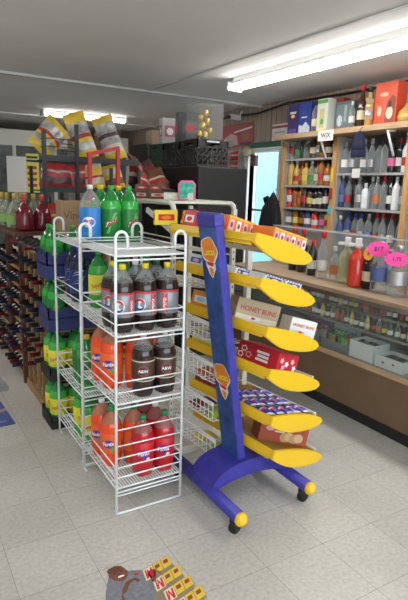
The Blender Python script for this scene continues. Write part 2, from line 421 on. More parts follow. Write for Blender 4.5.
# ------------------------------------------------------------------ white wire soda racks
def wire_rack(loc,levels,label,W=.335,D=.485,grp='white wire soda racks'):
    t=empty('wire_rack',label,'rack',loc,0,grp)
    H=1.27; rp=.0065
    for sx in (0,1):
        for sy in (0,1):
            x=W*sx; y=D*sy; s=1 if sx==0 else -1
            arc=[(x+s*.027*(1-math.cos(a)),y,H+.025+.03*math.sin(a)) for a in [PI*i/8 for i in range(9)]]
            B().mat(white_wire).tube([(x,y,0.006),(x,y,H)]+arc+[(x+s*.054,y,H-.02)],rp,8).build('post',t)
    for z in levels:
        b=B().mat(white_wire)
        b.tube([(0,0,z),(W,0,z),(W,D,z),(0,D,z)],.0045,6,True)
        b.tube([(0,-.004,z-.018),(W,-.004,z-.018)],.004)
        n=24
        for i in range(1,n): b.tube([(W*i/n,0,z+.003),(W*i/n,D,z+.003)],.0035,4)
        for i in range(1,6): b.tube([(0,D*i/6,z-.001),(W,D*i/6,z-.001)],.003,4)
        b.build('wire_shelf',t)
        g=B().mat(white_wire)
        top=z==max(levels)
        for dz in ((.032,) if top else (.055,.105)):
            g.tube([(0,0,z+dz),(W,0,z+dz)],.0036); g.tube([(0,0,z+dz),(0,D,z+dz)],.003); g.tube([(W,0,z+dz),(W,D,z+dz)],.003); g.tube([(0,D,z+dz),(W,D,z+dz)],.003)
        g.build('guard_rail',t)
    g=B().mat(white_wire)
    for z in (.20,.26,.34): g.tube([(0,0,z+.09),(W,0,z+.09)],.0032)
    g.build('front_rail',t)
    B().mat(white_wire).tube([(0,.05,.008),(0,0,.008),(W,0,.008)],.0055,8).build('base_rail',t)
    B().mat(white_wire).tube([(0,D-.05,.008),(0,D,.008),(W,D,.008)],.0055,8).build('base_rail',t)
    for y in (0,D): B().mat(white_wire).tube([(0,y,.10),(W,y,.10)],.0036).build('base_rail',t)
    return t
L1=(.138,.553,.868,1.222); L2=(.09,.40,.868,1.205)
wire_rack((.805,2.07,0),L1,'nearest white wire soda rack, beside the blue candy stand')
wire_rack((.815,2.572,0),L2,'second white wire soda rack, between the front rack and the stacked soda cases')
cols=[.862,.972,1.082]; z=.8725
G='two-litre bottles on the front wire rack'
pos=['left','middle','right']
for i in range(3): put_soda('cola','yellow',cols[i],2.135,z,'cola bottle with yellow cap and globe label, %s in the front row'%pos[i],G,(.0,-.12,-1.0)[i])
for i,c in enumerate(('yellow','white','green')): put_soda('cola',c,cols[i],2.247,z,'cola bottle with %s cap, %s in the second row behind the front colas'%(c,pos[i]),G,.4*i)
put_soda('cola','green',cols[2],2.36,z,'cola bottle with green cap at the back right of the cola shelf',G)
z=.5575
put_soda('orange','orange',.868,2.285,z,'orange soda bottle nearest the left front post, on the third shelf down',G,-.35)
put_soda('orange','orange',.862,2.405,z,'orange soda bottle partly hidden behind the left one, third shelf down',G,-.5)
put_soda('orange','orange',.975,2.24,z,'orange soda bottle behind the left root beer bottle',G,.5)
put_soda('orange','orange',1.082,2.27,z,'orange soda bottle behind the right root beer bottle',G)
put_soda('root beer','white',.962,2.128,z,'dark root beer bottle with pale cap, left of the two on the third shelf',G)
put_soda('root beer','white',1.072,2.128,z,'dark root beer bottle with pale cap, right of the two on the third shelf',G,.2)
z=.1425
put_soda('orange','green',.868,2.30,z,'orange soda bottle with green cap, nearest the left post on the bottom shelf',G,-.3)
put_soda('orange','white',.862,2.42,z,'orange soda bottle behind the left one on the bottom shelf',G,-.6)
put_soda('orange','green',.978,2.275,z,'orange soda bottle on the bottom shelf, behind the red sodas',G,.3)
put_soda('strawberry','green',.968,2.14,z,'red strawberry soda bottle, left of the front pair on the bottom shelf',G,.1)
put_soda('strawberry','green',1.080,2.14,z,'red strawberry soda bottle, right of the front pair on the bottom shelf',G,.0)
put_soda('strawberry','white',1.087,2.255,z,'red strawberry soda bottle behind the right one of the front pair',G)
put_soda('strawberry','white',1.085,2.37,z,'red strawberry soda bottle at the back right of the bottom shelf',G)
z=1.2095; G='two-litre bottles on the second wire rack'
put_soda('ginger','white',.888,2.632,z,'clear ginger ale bottle with blue label on the rack top',G,-.15)
put_soda('lemon-lime','light green',1.0,2.632,z,'green citrus soda bottle on the rack top, beside the ginger ale bottle',G,.05)
put_soda('lemon-lime','light green',1.102,2.64,z,'green citrus soda bottle on the rack top, rightmost one',G,.5)
G='two-litre bottles on the second wire rack'; z=1.2095
put_soda('lemon-lime','yellow',.985,2.748,z,'green soda bottle with yellow cap, behind the ginger ale bottle',G,.3)
put_soda('lemon-lime','yellow',1.09,2.755,z,'green soda bottle with yellow cap, behind the two front green ones',G,.3)
z=.8725
put_soda('blue','blue',.885,2.82,z,'dark blue soda bottle with blue cap on the second rack',G,-.1)
put_soda('blue','blue',.895,2.95,z,'dark blue soda bottle behind the first blue one',G,-.3)
put_soda('grapefruit','light green',.935,2.65,z,'yellow labelled grapefruit soda bottle, behind the left front cola bottles',G,-.1)
put_soda('grapefruit','light green',1.055,2.65,z,'yellow labelled grapefruit soda bottle, mostly hidden behind the cola bottles',G)
z=.4045
put_soda('lemon-lime','yellow',.88,2.70,z,'green citrus soda bottle with yellow cap, on the second rack above the bottom shelf',G,.4)
put_soda('lemon-lime','light green',.99,2.73,z,'green citrus soda bottle to the right of the yellow capped one, lower shelf',G,.4)
put_soda('lemon-lime','light green',.90,2.85,z,'green citrus soda bottle at the back of the lower shelf of the second rack',G,.4)
z=.0945
for i,(x,y) in enumerate([(.875,2.64),(.985,2.64),(.875,2.77),(.985,2.77)]):
    put_soda('grapefruit','light green',x,y,z,'grapefruit soda bottle on the bottom shelf of the second rack, %s'%['front left','front right','back left','back right'][i],G,.1)

# ------------------------------------------------------------------ stacked soda cases
def soda_case(z,h,m,label):
    t=empty('soda_case',label,'crate',(.772,3.085,z),0,'stacked soda cases')
    w,d=.345,.24; b=B().mat(m)
    b.bbox(0,w,0,d,0,.012,.003)
    for (a0,a1,c0,c1) in ((0,w,0,.008),(0,w,d-.008,d),(0,.008,.008,d-.008),(w-.008,w,.008,d-.008)):
        b.box(a0,a1,c0,c1,.012,h*.55)
    b.build('tray',t)
    s=B().mat(m)
    def scal(L_,mk):
        pts=[]; n=30
        for i in range(n+1):
            a=L_*i/n; pts.append((a,h*(.72+.28*abs(math.cos(PI*3*i/n)))))
        for i in range(n):
            (a0,z0),(a1,z1)=pts[i],pts[i+1]
            p=[mk(a0,o_,zz) for o_ in (0,.008) for zz in (h*.5,z0)]+[mk(a1,o_,zz) for o_ in (0,.008) for zz in (h*.5,z1)]
            s.add(p,[(0,1,5,4),(2,6,7,3),(1,3,7,5),(0,4,6,2)]+([(0,2,3,1)] if i==0 else [])+([(4,5,7,6)] if i==n-1 else []))
    scal(w,lambda a,o_,z_:(a,o_,z_)); scal(w,lambda a,o_,z_:(a,d-o_,z_)); scal(d,lambda a,o_,z_:(o_,a,z_)); scal(d,lambda a,o_,z_:(w-o_,a,z_))
    s.build('scalloped_rim',t)
    return t
bl=M('navy_crate',(.03,.035,.16),.5)
G='two-litre bottles in the stacked cases'
spec=[(0,.09,black_rubber,'grapefruit','light green','bottom black'),(.318,.09,black_rubber,'grapefruit','light green','second black'),(.636,.15,bl,'lemon-lime','light green','third, navy'),(.954,.17,bl,'lemon-lime','light green','top navy')]
for i,(z,h,m,k,cp,nm) in enumerate(spec):
    soda_case(z,h,m,'%s plastic soda case in the stack behind the wire racks'%nm)
    for j,(x,y) in enumerate([(.837,3.148),(.837,3.262),(.949,3.148)]):
        put_soda(k,cp,x,y,z+.0125,'green %s soda bottle in the %s case, %s'%('yellow-labelled' if k=='grapefruit' else 'citrus',nm,['at the front corner','behind the corner one along the aisle','inside next to the corner one'][j]),G,-.3+.2*j)
# ------------------------------------------------------------------ blue candy stand
ST=Vector((1.43,1.95,0))
stand=empty('candy_stand','blue wheeled candy stand with sloping yellow-ended trays','display stand',ST)
def sp(b,name,parent=stand,label=None):
    o=b.build(name,parent,label)
    if parent is stand: o.location=-ST
    return o
def xr(z): return 1.41-.158*(z-.23)
for x,yb,ye in ((1.222,1.655,2.30),(1.662,1.700,2.30)):
    rn=sp(B().mat(blue_plastic).tube([(x,yb,.098),(x,ye,.098)],.031,14),'runner')
    sp(B().mat(yellow_plastic).sphere((x,yb,.098),.033,14,sy=.8),'end_cap',rn)
    sp(B().mat(yellow_plastic).sphere((x,ye,.098),.033,14,sy=.8),'end_cap',rn)
    for y in (yb+.055,ye-.05):
        b=B().mat(black_rubber)
        m=Matrix.Translation((x+.006,y,.026))@Matrix.Rotation(.5,4,'Z')@Matrix.Rotation(PI/2,4,'Y')
        b.lathe([(.012,-.02),(.024,-.018),(.026,-.008),(.026,.008),(.024,.018),(.012,.02)],16,mx=m)
        b.bbox(x-.016,x+.026,y-.016,y+.014,.045,.07,.004)
        sp(b,'caster',rn)
# arch
top=[];bot=[]
for i in range(21):
    a=PI*i/20; x=1.442-.235*math.cos(a); s=math.sin(a)
    bot.append((x,.075+.075*s)); top.append((x,.105+.125*s**.8))
sp(B().mat(blue_plastic).prism(bot+top[::-1],1.875,2.075),'base_arch')
# leaning end panel
P0=Vector((xr(.17),1.90,.17)); cu=Vector((-.158,0,1)).normalized(); cn=Vector((0,1,0)); cx_=cn.cross(cu).normalized()  # +X-ish
if cx_.x<0: cx_=-cx_
cm=Matrix((cx_,cn,cu)).transposed().to_4x4(); cm.translation=P0
LEN=1.26
pan=sp(B().mat(blue_plastic).bbox(-.042,0,0,.150,0,LEN-.055,.006,cm).bbox(-.047,.005,-.005,.155,LEN-.06,LEN,.014,cm),'end_panel')
sp(B().mat(M('printed_blue',(.026,.075,.26),.45,noise=.45,scale=18)).box(-.0435,-.041,.006,.144,.03,LEN-.062,cm),'printed_sign',pan)
fm=cm@Matrix(((0,0,-1,-.0445),(-1,0,0,.075),(0,1,0,0),(0,0,0,1)))   # sign frame: x right, y up, z out
def flat(poly,mat,b,mx,z=0): b.mat(mat).add([mx@Vector((x,y,z)) for x,y in poly],[tuple(range(len(poly)))])
org=M('print_orange',(.85,.24,.02),.45); yel=M('print_yellow',(.90,.80,.05),.45); wht=M('print_white',(.85,.85,.85),.5); prd=M('print_red',(.65,.02,.03),.5)
for zc in (1.095,.49):
    k=fm@Matrix.Translation((0.003,zc,0))
    e=B()
    flat([(x,y) for x,y in ell(.070,.062,20,0,0,wob=.06)],wht,e,k,.0003); flat([(-.03,-.04),(.04,-.045),(.045,-.075),(.012,-.125),(-.012,-.11),(-.035,-.07)],wht,e,k,.0003)
    flat([(x,y) for x,y in ell(.062,.055,20,0,.004,wob=.08)],org,e,k,.0008)
    flat([(-.012,-.075),(.022,-.08),(.026,-.095),(.012,-.118),(-.004,-.108)],org,e,k,.0008)
    flat([(-.03,-.052),(.035,-.052),(.022,-.07),(-.022,-.066)],prd,e,k,.0008)
    sp(e,'logo',pan)
    sp(lettering('Lucas',.046,yel,None,mx=k@Matrix.Translation((0,-.006,.0014))@Matrix.Rotation(.12,4,'Z'),b=B()),'lettering',pan)
TR=[(1.279,1.312,1.626,1.201),(1.317,1.126,1.664,1.007),(1.363,.910,1.695,.794),(1.391,.715,1.728,.593),(1.42,.487,1.754,.403),(1.444,.314,1.782,.202)]
YAW=math.radians(7); TM=[]
gold=M('golden_tray',(.44,.23,.02),.5)
for i,(xl,zl,xr_,zr) in enumerate(TR):
    ta=math.atan2(zl-.018-zr,xr_-xl)
    uh=Vector((math.cos(YAW),math.sin(YAW),0)); v=Vector((-math.sin(YAW),math.cos(YAW),0))
    u=uh*math.cos(ta)-Vector((0,0,math.sin(ta))); w_=u.cross(v)
    m=Matrix((u,v,w_)).transposed().to_4x4(); m.translation=(xl+.018,1.75,zl-.018+.022*(zl-.2)/1.1); TM.append(m)
    b=B().mat(gold)
    for k in range(7): b.tube([m@Vector((-.005,.05+k*.092,.003)),m@Vector((.335,.05+k*.092,.003))],.0035,4)
    for k in range(22): b.tube([m@Vector((.005+k*.0152,.012,.008)),m@Vector((.005+k*.0152,.62,.008))],.0024,4)
    b.mat(M('cream_metal',(.70,.69,.60),.45)).box(.325,.340,.02,.62,-.02,.02,m)
    tr=sp(b,'tray')
    poly=[]; NP=22
    for k in range(NP+1):
        q=k/NP; x=-.014+.378*q; e_=math.sqrt(max(0,1-max(0,(q-.42)/.58)**2.4)); poly.append((x,-.012+(.036+.006*math.sin(PI*min(1,q*1.2)))*e_))
    for k in range(NP-1,-1,-1):
        q=k/NP; x=-.014+.378*q; e_=math.sqrt(max(0,1-max(0,(q-.42)/.58)**2.4)); poly.append((x,-.012-(.006+.042*math.sin(PI/2*min(1,q/.45)))*e_))
    c=B().mat(yellow_plastic).prism([(.172+(x-.172)*.985,-.010+(z_+.010)*.90) for x,z_ in poly],-.012,-.008,m)
    c.prism(poly,-.009,.006,m)
    sp(c,'end_cap',tr)
    s=B().mat(yellow_plastic).prism([(-.014,-.014),(.006,-.014),(.008,.006),(.002,.022),(-.010,.018)],-.006,.62,m)
    s.mat(yellow_plastic).prism([(-.006,-.028),(.010,-.028),(.010,-.014),(-.006,-.014)],.03,.62,m)
    sp(s,'side_rail',tr)
# uprights inside, carrying the trays, and back wire baskets
for x in (1.655,):
    sp(B().mat(cream_metal).box(x,x+.03,2.30,2.33,.098,1.20),'upright')
    sp(B().mat(cream_metal).box(1.222,x+.03,2.30,2.33,.085,.115),'cross_bar')
for zr in (.255,.458,.66,.86):
    b=B().mat(white_wire); x0=1.288+(.02 if zr<.3 else 0); sl=.05
    xx=lambda t:x0+.03*(1-t)
    P=lambda t,z:(xx(t),2.07+.36*t,z+.0*t)
    b.box(-.004,.004,0,.37,-.009,.009,Matrix.Translation((x0+.03,2.07,zr))@Matrix.Rotation(.08,4,'Z'))
    for z in (-.045,-.09): b.tube([P(0,zr+z),P(1,zr+z)],.0025,4)
    for t in range(11): b.tube([P(t/10,zr),P(t/10,zr-.09),(xx(t/10)+.18,2.07+.36*t/10,zr-.10)],.0022,4)
    for q in range(1,5): b.tube([(xx(0)+q*.036,2.07,zr-.092-q*.002),(xx(1)+q*.036,2.43,zr-.092-q*.002)],.0022,4)
    sp(b,'wire_basket')

def carton(label,size,mx,col,group=None,name='candy_box',cat='box',deco=None,rough=.45):
    t=empty(name,label,cat,(0,0,0),0,group); t.matrix_basis=mx
    l,d,h=size
    o=B().mat(M('card_%02d%02d%02d'%tuple(int(c*99) for c in col),col,rough)).bbox(0,l,0,d,0,h,.0025).build('carton',t)
    if deco: deco(t,l,d,h)
    return t
FR=Matrix(((1,0,0,0),(0,0,-1,-.0006),(0,1,0,0),(0,0,0,1)))     # front face frame (x right, y up, z towards -Y)
def TP(h): return Matrix.Translation((0,0,h+.0006))             # top face
def SD(l): return Matrix(((0,0,1,l+.0006),(1,0,0,0),(0,1,0,0),(0,0,0,1)))  # right end face
def LF(): return Matrix(((0,0,-1,-.0006),(-1,0,0,0),(0,1,0,0),(0,0,0,1)))
def rect(x0,x1,y0,y1): return [(x0,y0),(x1,y0),(x1,y1),(x0,y1)]
pur=M('print_plum',(.18,.05,.22),.5); pink=M('print_pink',(.75,.45,.45),.5)
def deco_orange(t,l,d,h):
    e=B(); n=max(3,int(l/.036))
    for i in range(n):
        x=l*(i+.5)/n
        flat(rect(x-.013,x+.013,h*.2,h*.8),wht if i%2 else pink,e,FR,.0001); flat(ell(.008,h*.16,10,x,h*.5),pur,e,FR,.0005)
    flat(rect(0.004,l-.004,h*.86,h*.97),M('print_gold',(.9,.5,.05),.5),e,FR,.0001)
    for i in range(n):
        x=l*(i+.5)/n; flat(rect(x-.012,x+.012,d*.15,d*.85),pink,e,TP(h),.0001)
    e.build('printed_face',t)
def deco_check(t,l,d,h):
    e=B(); blu=M('print_cobalt',(.04,.07,.42),.5)
    for F,H in ((FR,h),(TP(h),d)):
        flat(rect(.012,l-.012,H*.22,H*.78),blu,e,F,.0001)
        n=int(l/.009)
        for i in range(n):
            if i%2==0:
                flat(rect(l*i/n,l*(i+1)/n,H*.86,H*.99),blu,e,F,.0002); flat(rect(l*i/n,l*(i+1)/n,.0,H*.13),blu,e,F,.0002)
        flat(ell(l*.2,H*.16,14,l*.55,H*.5),wht,e,F,.0006); flat(ell(.008,H*.14,10,.024,H*.5),yel,e,F,.0006)
    e.build('printed_face',t)
def deco_buns(white):
    def f(t,l,d,h):
        e=B(); br=M('print_tan',(.62,.48,.33),.5)
        flat(rect(.004,l-.004,.004,h*.30),M('print_cream',(.75,.66,.50),.5) if not white else M('print_pale_blue2',(.6,.68,.78),.5),e,FR,.0001)
        flat(ell(l*.14,h*.09,14,l*.45,h*.2),br if white else wht,e,FR,.0004)
        flat(ell(.012,h*.06,12,l*.42,h*.2),prd,e,FR,.0008)
        e.build('printed_face',t)
        q=B(); s=h*.30 if not white else h*.26
        lettering('HONEY BUNS',s,M('print_crimson',(.55,.03,.05),.5),None,mx=FR@Matrix.Translation((l*.5,h*.58,.001)),b=q,stretch=min(1,l*.9/(s*6.6)))
        q.build('lettering',t)
    return f
def deco_red(t,l,d,h):
    e=B()
    for i,(x,y) in enumerate([(.16,.6),(.30,.35),(.12,.25),(.78,.3),(.88,.7)]): flat(ell(l*.07,h*.16,12,l*x,h*y,wob=.15),pink if i%2 else wht,e,FR,.0002); flat(ell(l*.045,h*.10,12,l*x,h*y,wob=.1),prd,e,FR,.0006)
    for x in (.25,.7): flat(ell(l*.08,h*.18,12,d*0+d*x,h*.5,wob=.2),wht,e,SD(l),.0002)
    for i in range(3): flat(rect(l*.42,l*(.66+.05*(i%2)),h*(.66-.2*i),h*(.78-.2*i)),wht,e,FR,.0002)
    flat(ell(l*.3,d*.12,14,l*.5,d*.5),M('print_crimson',(.55,.03,.05),.5),e,TP(h),.0002)
    e.build('printed_face',t)
def deco_cookie(t,l,d,h):
    e=B(); br=M('print_biscuit',(.62,.34,.15),.5)
    for i in range(4): flat(ell(.026,.024,14,l*.52+i*.026,h*.3+.006*(i%2)),[br,M('print_dough',(.72,.48,.25),.5)][i%2],e,FR,.0002+.0003*i)
    flat(ell(l*.09,h*.13,14,l*.2,h*.68),pink,e,FR,.0002)
    for i in range(2): flat(rect(l*.30,l*.5,h*(.72-.2*i),h*(.80-.2*i)),M('print_cream',(.75,.66,.50),.5),e,FR,.0002)
    for i in range(3): flat(ell(l*.025,h*.12,10,d*(.2+.28*i),h*(.62-.1*i)),wht,e,SD(l),.0002); flat(ell(.018,.016,12,d*.5,h*.22),br,e,SD(l),.0003)
    flat(rect(.01,l-.01,.01,d-.01),M('print_sienna',(.30,.07,.035),.5),e,TP(h),.0001)
    e.build('printed_face',t)
def deco_plain(c1,c2):
    def f(t,l,d,h):
        e=B()
        for F,L_ in ((FR,l),(LF(),-d)):
            flat(rect(L_*.15,L_*.85,h*.3,h*.72) if L_>0 else rect(L_*.85,L_*.15,h*.3,h*.72),c1,e,F,.0002)
            flat([(L_*.5+x,h*.5+y) for x,y in ell(abs(L_)*.22,h*.14,12)],c2,e,F,.0005)
        flat(rect(l*.1,l*.9,d*.2,d*.8),c1,e,TP(h),.0002)
        e.build('printed_face',t)
    return f
W0=.0115
def on_tray(i,u,v,rz=0): return TM[i]@Matrix.Translation((u,v,W0))@Matrix.Rotation(rz,4,'Z')
OR=(.86,.20,.02)
carton('orange candy box with windows on the top tray, right end near the yellow tip',(.225,.14,.070),on_tray(0,.135,.045),OR,'orange candy boxes',deco=deco_orange)
carton('orange candy box on the top tray, half behind the blue panel',(.17,.13,.080),on_tray(0,.0,.20),OR,'orange candy boxes',deco=deco_orange)
for j,(u,v,l) in enumerate([(.01,.19,.125),(.085,.075,.125),(.215,.065,.115),(.145,.28,.15)]):
    carton('blue and white checked candy box on the second tray, '+['beside the blue panel','in the middle of the front','nearest the yellow tip','behind the front ones'][j],(l,.105,.04),on_tray(1,u,v),(.80,.80,.80),'checked candy boxes',deco=deco_check)
carton('tan honey buns box on the third tray',(.225,.12,.110),on_tray(2,.02,.25,-.40),(.50,.38,.22),deco=deco_buns(False),name='pastry_box')
carton('white honey buns box on the third tray, nearest the yellow tip',(.145,.10,.080),on_tray(2,.225,.075,-.30),(.78,.77,.73),deco=deco_buns(True),name='pastry_box')
def deco_red2(t,l,d,h):
    e=B(); F=LF()
    for i,(x,y) in enumerate([(.84,.6),(.70,.35),(.90,.25)]): flat([(-d*x+q[0],h*y+q[1]) for q in ell(.020,h*.17,12,wob=.15)],pink if i%2 else wht,e,F,.0002); flat([(-d*x+q[0],h*y+q[1]) for q in ell(.013,h*.10,12,wob=.1)],prd,e,F,.0006)
    for i in range(3): flat(rect(-d*(.52-.03*(i%2)),-d*.22,h*(.62-.2*i),h*(.75-.2*i)),wht,e,F,.0002)
    for i,(x,y) in enumerate([(.2,.6),(.45,.45),(.72,.62),(.85,.28),(.3,.25)]): flat(ell(l*.09,h*.15,10,l*x,h*y,wob=.2),wht if i%2 else pink,e,FR,.0002)
    flat(ell(l*.3,d*.2,14,l*.5,d*.5),M('print_crimson',(.55,.03,.05),.5),e,TP(h),.0002)
    e.build('printed_face',t)
carton('red cookie box lying on the fourth tray, end towards the yellow tip',(.145,.27,.09),on_tray(3,.07,.035,.02),(.58,.02,.04),deco=deco_red2,name='cookie_box')
carton('long red-brown cookie box on the lowest tray',(.27,.10,.10),on_tray(5,.055,.17,-.42),(.42,.075,.035),deco=deco_cookie,name='cookie_box')
# wrapped bars on the fifth tray
def pillow(w,l,h,cols,nx=10,ny=6,seed=0,crimp=.1):
    """a filled bag: w along x, l along y, lying flat; cols: list of (y fraction, material)"""
    b=B(); rr=random.Random(seed)
    for side in (1,-1):
        g=[]
        for j in range(nx+1):
            for i in range(ny+1):
                x=i/ny*2-1; y=j/nx*2-1
                k=max(0,(1-abs(x)**2.6))**.6*max(0,(1-max(0,(abs(y)-0)/(1-crimp*.5))**3.2))**.6 if abs(y)<1-crimp*.5 else 0
                z=side*h/2*k*(1+.18*math.sin(5*x+seed)*math.cos(4*y+seed*2))
                g.append((x*w/2*(1-.06*k), y*l/2, z+h/2))
        o=len(b.v); b.v+=g
        for j in range(nx):
            fy=(j+.5)/nx; m=cols[0][1]
            for f0,mm in cols:
                if fy>=f0: m=mm
            b.mat(m)
            for i in range(ny):
                a=o+j*(ny+1)+i; q=[a,a+1,a+ny+2,a+ny+1]
                b.f.append(q if side>0 else q[::-1]); b.mi.append(b.cur); b.sm.append(True)
    return b
foilb=M('foil_blue',(.04,.05,.42),.28,.1); foilr=M('foil_red',(.60,.03,.06),.28,.1); foilw=M('foil_white',(.75,.75,.80),.3,.1)
first=None
for r_i in range(3):
    for j in range(5):
        u=.035+j*.062; v=.09+r_i*.125
        mxx=on_tray(4,u,v)@Matrix.Rotation(.15*((j*7+r_i*3)%5-2)*.5,4,'Z')
        lab='blue and red wrapped candy bar, fifth tray, %s row, %s from left'%(['front','middle','back'][r_i],nth(j))
        if first is None:
            o=pillow(.052,.115,.02,[(0,foilw),(.12,foilb),(.4,foilr),(.55,foilw),(.62,foilb),(.88,foilw)],10,6,1).build('candy_bar'); first=o
        else: o=dup(first)
        o.matrix_basis=mxx; tag(o,lab,'candy bar','wrapped bars on the fifth tray')
# things at the back half of the trays, seen left of the blue panel
carton('red and white candy box on the top tray, left of the blue panel',(.11,.10,.085),on_tray(0,.0,.44),(.65,.03,.07),deco=deco_plain(wht,prd))
carton('blue and white candy box on the second tray, left of the blue panel',(.11,.12,.06),on_tray(1,-.0,.42),(.70,.70,.78),deco=deco_plain(M('print_cobalt',(.04,.07,.42),.5),pink))
carton('orange snack box with pale panel on the third tray, left of the blue panel',(.12,.16,.085),on_tray(2,.0,.42),(.85,.30,.03),deco=deco_plain(wht,M('print_paleblue',(.5,.6,.75),.5)))
carton('yellow candy box on the fourth tray, left of the blue panel',(.12,.17,.075),on_tray(3,.0,.43),(.75,.66,.03),deco=deco_plain(M('print_buff',(.7,.66,.45),.5),yel))
carton('dark red candy box on the fifth tray, left of the blue panel',(.12,.14,.07),on_tray(4,.0,.46),(.28,.02,.03),deco=deco_plain(M('print_maroon',(.35,.05,.04),.5),wht))
carton('lime green candy box on the lowest tray, left of the blue panel',(.10,.10,.06),on_tray(5,.0,.44),(.30,.55,.06),deco=deco_plain(yel,wht))
for j,(x,y,zb,c,lab) in enumerate([(1.40,2.12,.162,(.45,.60,.05),'lime candy pouch in the lowest wire basket'),(1.395,2.27,.162,(.75,.62,.05),'yellow candy pouch in the lowest wire basket'),(1.385,2.12,.365,(.40,.60,.06),'green candy pouch in the second lowest wire basket'),(1.38,2.27,.365,(.25,.03,.03),'dark red candy pouch in the second lowest wire basket'),(1.38,2.2,.567,(.55,.16,.04),'brown candy pouch in the third wire basket'),(1.375,2.2,.767,(.45,.45,.43),'grey candy pouch in the top wire basket')]):
    o=pillow(.10,.13,.04,[(0,M('pouch_%d'%j,c,.35)),(.4,M('pouchb_%d'%j,[min(1,q*.6+.15) for q in c],.35)),(.62,M('pouch_%d'%j,c,.35))],10,6,j).build('candy_pouch'); o.location=(x,y,zb); o.rotation_euler=(0,0,PI/2); tag(o,lab,'candy pouch')

# ------------------------------------------------------------------ cream wire rack behind
CR=Vector((1.28,2.46,0)); t=empty('snack_rack','cream metal snack rack behind the blue candy stand','rack',CR)
W,D,H=.38,.50,1.435
for x in (0,W):
    for y in (0,D): 
        b=B().mat(cream_metal).box(x-.012,x+.012,y-.012,y+.012,0,H-.03)
        b.mat(black_rubber)
        if y==0:
            for k in range(30): b.box(x-.003,x+.003,y-.0126,y-.0119,.2+k*.04,.215+k*.04)
        b.build('post',t)
b=B().mat(cream_metal)
b.tube([(0,0,H-.04),(0,.012,H-.012),(0,.04,H),(0,D,H)],.014,8).tube([(W,0,H-.04),(W,.012,H-.012),(W,.04,H),(W,D,H)],.014,8).box(0,W,D-.01,D+.01,H-.02,H+.012)
b.box(-.01,W+.01,.03,D,H-.004,H+.010)
b.build('top_shelf',t)
for z in (.25,.5,.75,1.0,1.2):
    b=B().mat(cream_metal)
    for k in range(10): b.tube([(0,D*k/9,z),(W,D*k/9,z-.05)],.003,4)
    for k in range(5): b.tube([(W*k/4,0,z-.0125*k),(W*k/4,D,z-.0125*k)],.003,4)
    b.tube([(0,0,z),(0,D,z),(0,D,z+.05),(0,0,z+.05)],.004,6,True); b.build('wire_shelf',t)
m=Matrix.Translation((.0,.05,1.21))@Matrix.Rotation(-.62,4,'X')
B().mat(M('dark_card',(.05,.035,.03),.6)).box(.012,W-.02,.0,.40,-.004,.004,Matrix.Translation((0,.02,1.265))@Matrix.Rotation(.30,4,'X')).build('sloped_panel',t)
B().mat(white_wire).box(-.006,.008,.0,.34,-.014,.014,Matrix.Translation((.0,.01,1.285))@Matrix.Rotation(.30,4,'X')).build('price_channel',t)
zt=H+.011
def M4(x,y,z,rz=0,rx=0,ry=0): return Matrix.Translation((x,y,z))@Euler((rx,ry,rz)).to_matrix().to_4x4()
carton('dark brown snack box lying on the cream rack, left one',(.15,.12,.045),M4(1.29,2.80,zt,.3),(.09,.035,.03),deco=deco_plain(M('print_tan',(.62,.48,.33),.5),prd))
carton('white snack box lying on the cream rack, right of the brown one',(.16,.13,.04),M4(1.30,2.62,zt,-.5),(.62,.58,.50),deco=deco_plain(M('print_buff',(.7,.66,.45),.5),M('print_tan',(.62,.48,.33),.5)))
carton('brown snack box on top of the dark brown one',(.13,.10,.035),M4(1.30,2.82,zt+.0455,.5),(.16,.06,.04),deco=deco_plain(prd,M('print_tan',(.62,.48,.33),.5)))
ca=M('print_yellow',(.90,.80,.05),.45)
carton('yellow and red candy box hanging on the front of the cream rack',(.13,.02,.075),M4(1.155,2.425,1.325,0),(.88,.68,.04),deco=deco_plain(prd,org))
carton('yellow candy box leaning on the back of the top tray',(.16,.03,.07),M4(1.32,2.44,1.33,-.1,0,.25),(.88,.70,.04),deco=deco_plain(prd,org))
pk=B().mat(M('neon_pink',(.85,.12,.30),.4)); pts=[(.0,0,0),(.0,0,.08),(.015,0,.095),(.085,0,.095),(.10,0,.08),(.10,0,0)]
t=empty('toy_pack','green toy pack with a bright pink rim, standing on the cream rack','package',(1.36,2.56,zt),0)
pk.tube([(x,y,z+.007) for x,y,z in pts],.006,6,True).build('rim',t)
B().mat(M('teal_pack',(.03,.35,.25),.4,noise=.6,scale=40)).box(.006,.094,-.003,.003,.012,.098).build('card',t)
# ------------------------------------------------------------------ floor stickers
def fl(poly,mat,b,z): b.mat(mat).add([(x,y,z) for x,y in poly],[tuple(range(len(poly)))])
t=empty('floor_sticker','floor sticker of a man in a grey polo shirt hugging boxes','sticker',(0,0,0))
b=B(); shirt=M('print_grey_shirt',(.19,.20,.225),.5,noise=.2,scale=60); skin=M('print_brown_skin',(.20,.075,.045),.5,noise=.1,scale=60)
sheet=[(.612,1.677),(.588,1.628),(.565,1.56),(.55,1.40),(.90,1.35),(.905,1.43),(.90,1.495),(.895,1.55),(.892,1.603),(.888,1.668),(.845,1.680),(.80,1.668),(.787,1.672),(.73,1.703),(.70,1.712),(.700,1.749),(.668,1.759),(.640,1.745),(.634,1.715)]
fl(sheet,M('sticker_edge',(.25,.21,.15),.5),b,.0010); b.build('backing',t)
b=B(); fl([(.634,1.715),(.612,1.677),(.588,1.628),(.565,1.56),(.552,1.41),(.72,1.40),(.745,1.53),(.782,1.60),(.79,1.665),(.73,1.700),(.70,1.708),(.67,1.695)],shirt,b,.0016)
fl(ell(.012,.006,10,.735,1.675),prd,b,.0020); fl([(.68,1.70),(.70,1.706),(.69,1.64),(.682,1.64)],M('print_shirt_fold',(.20,.21,.24),.5),b,.0020); b.build('shirt',t)
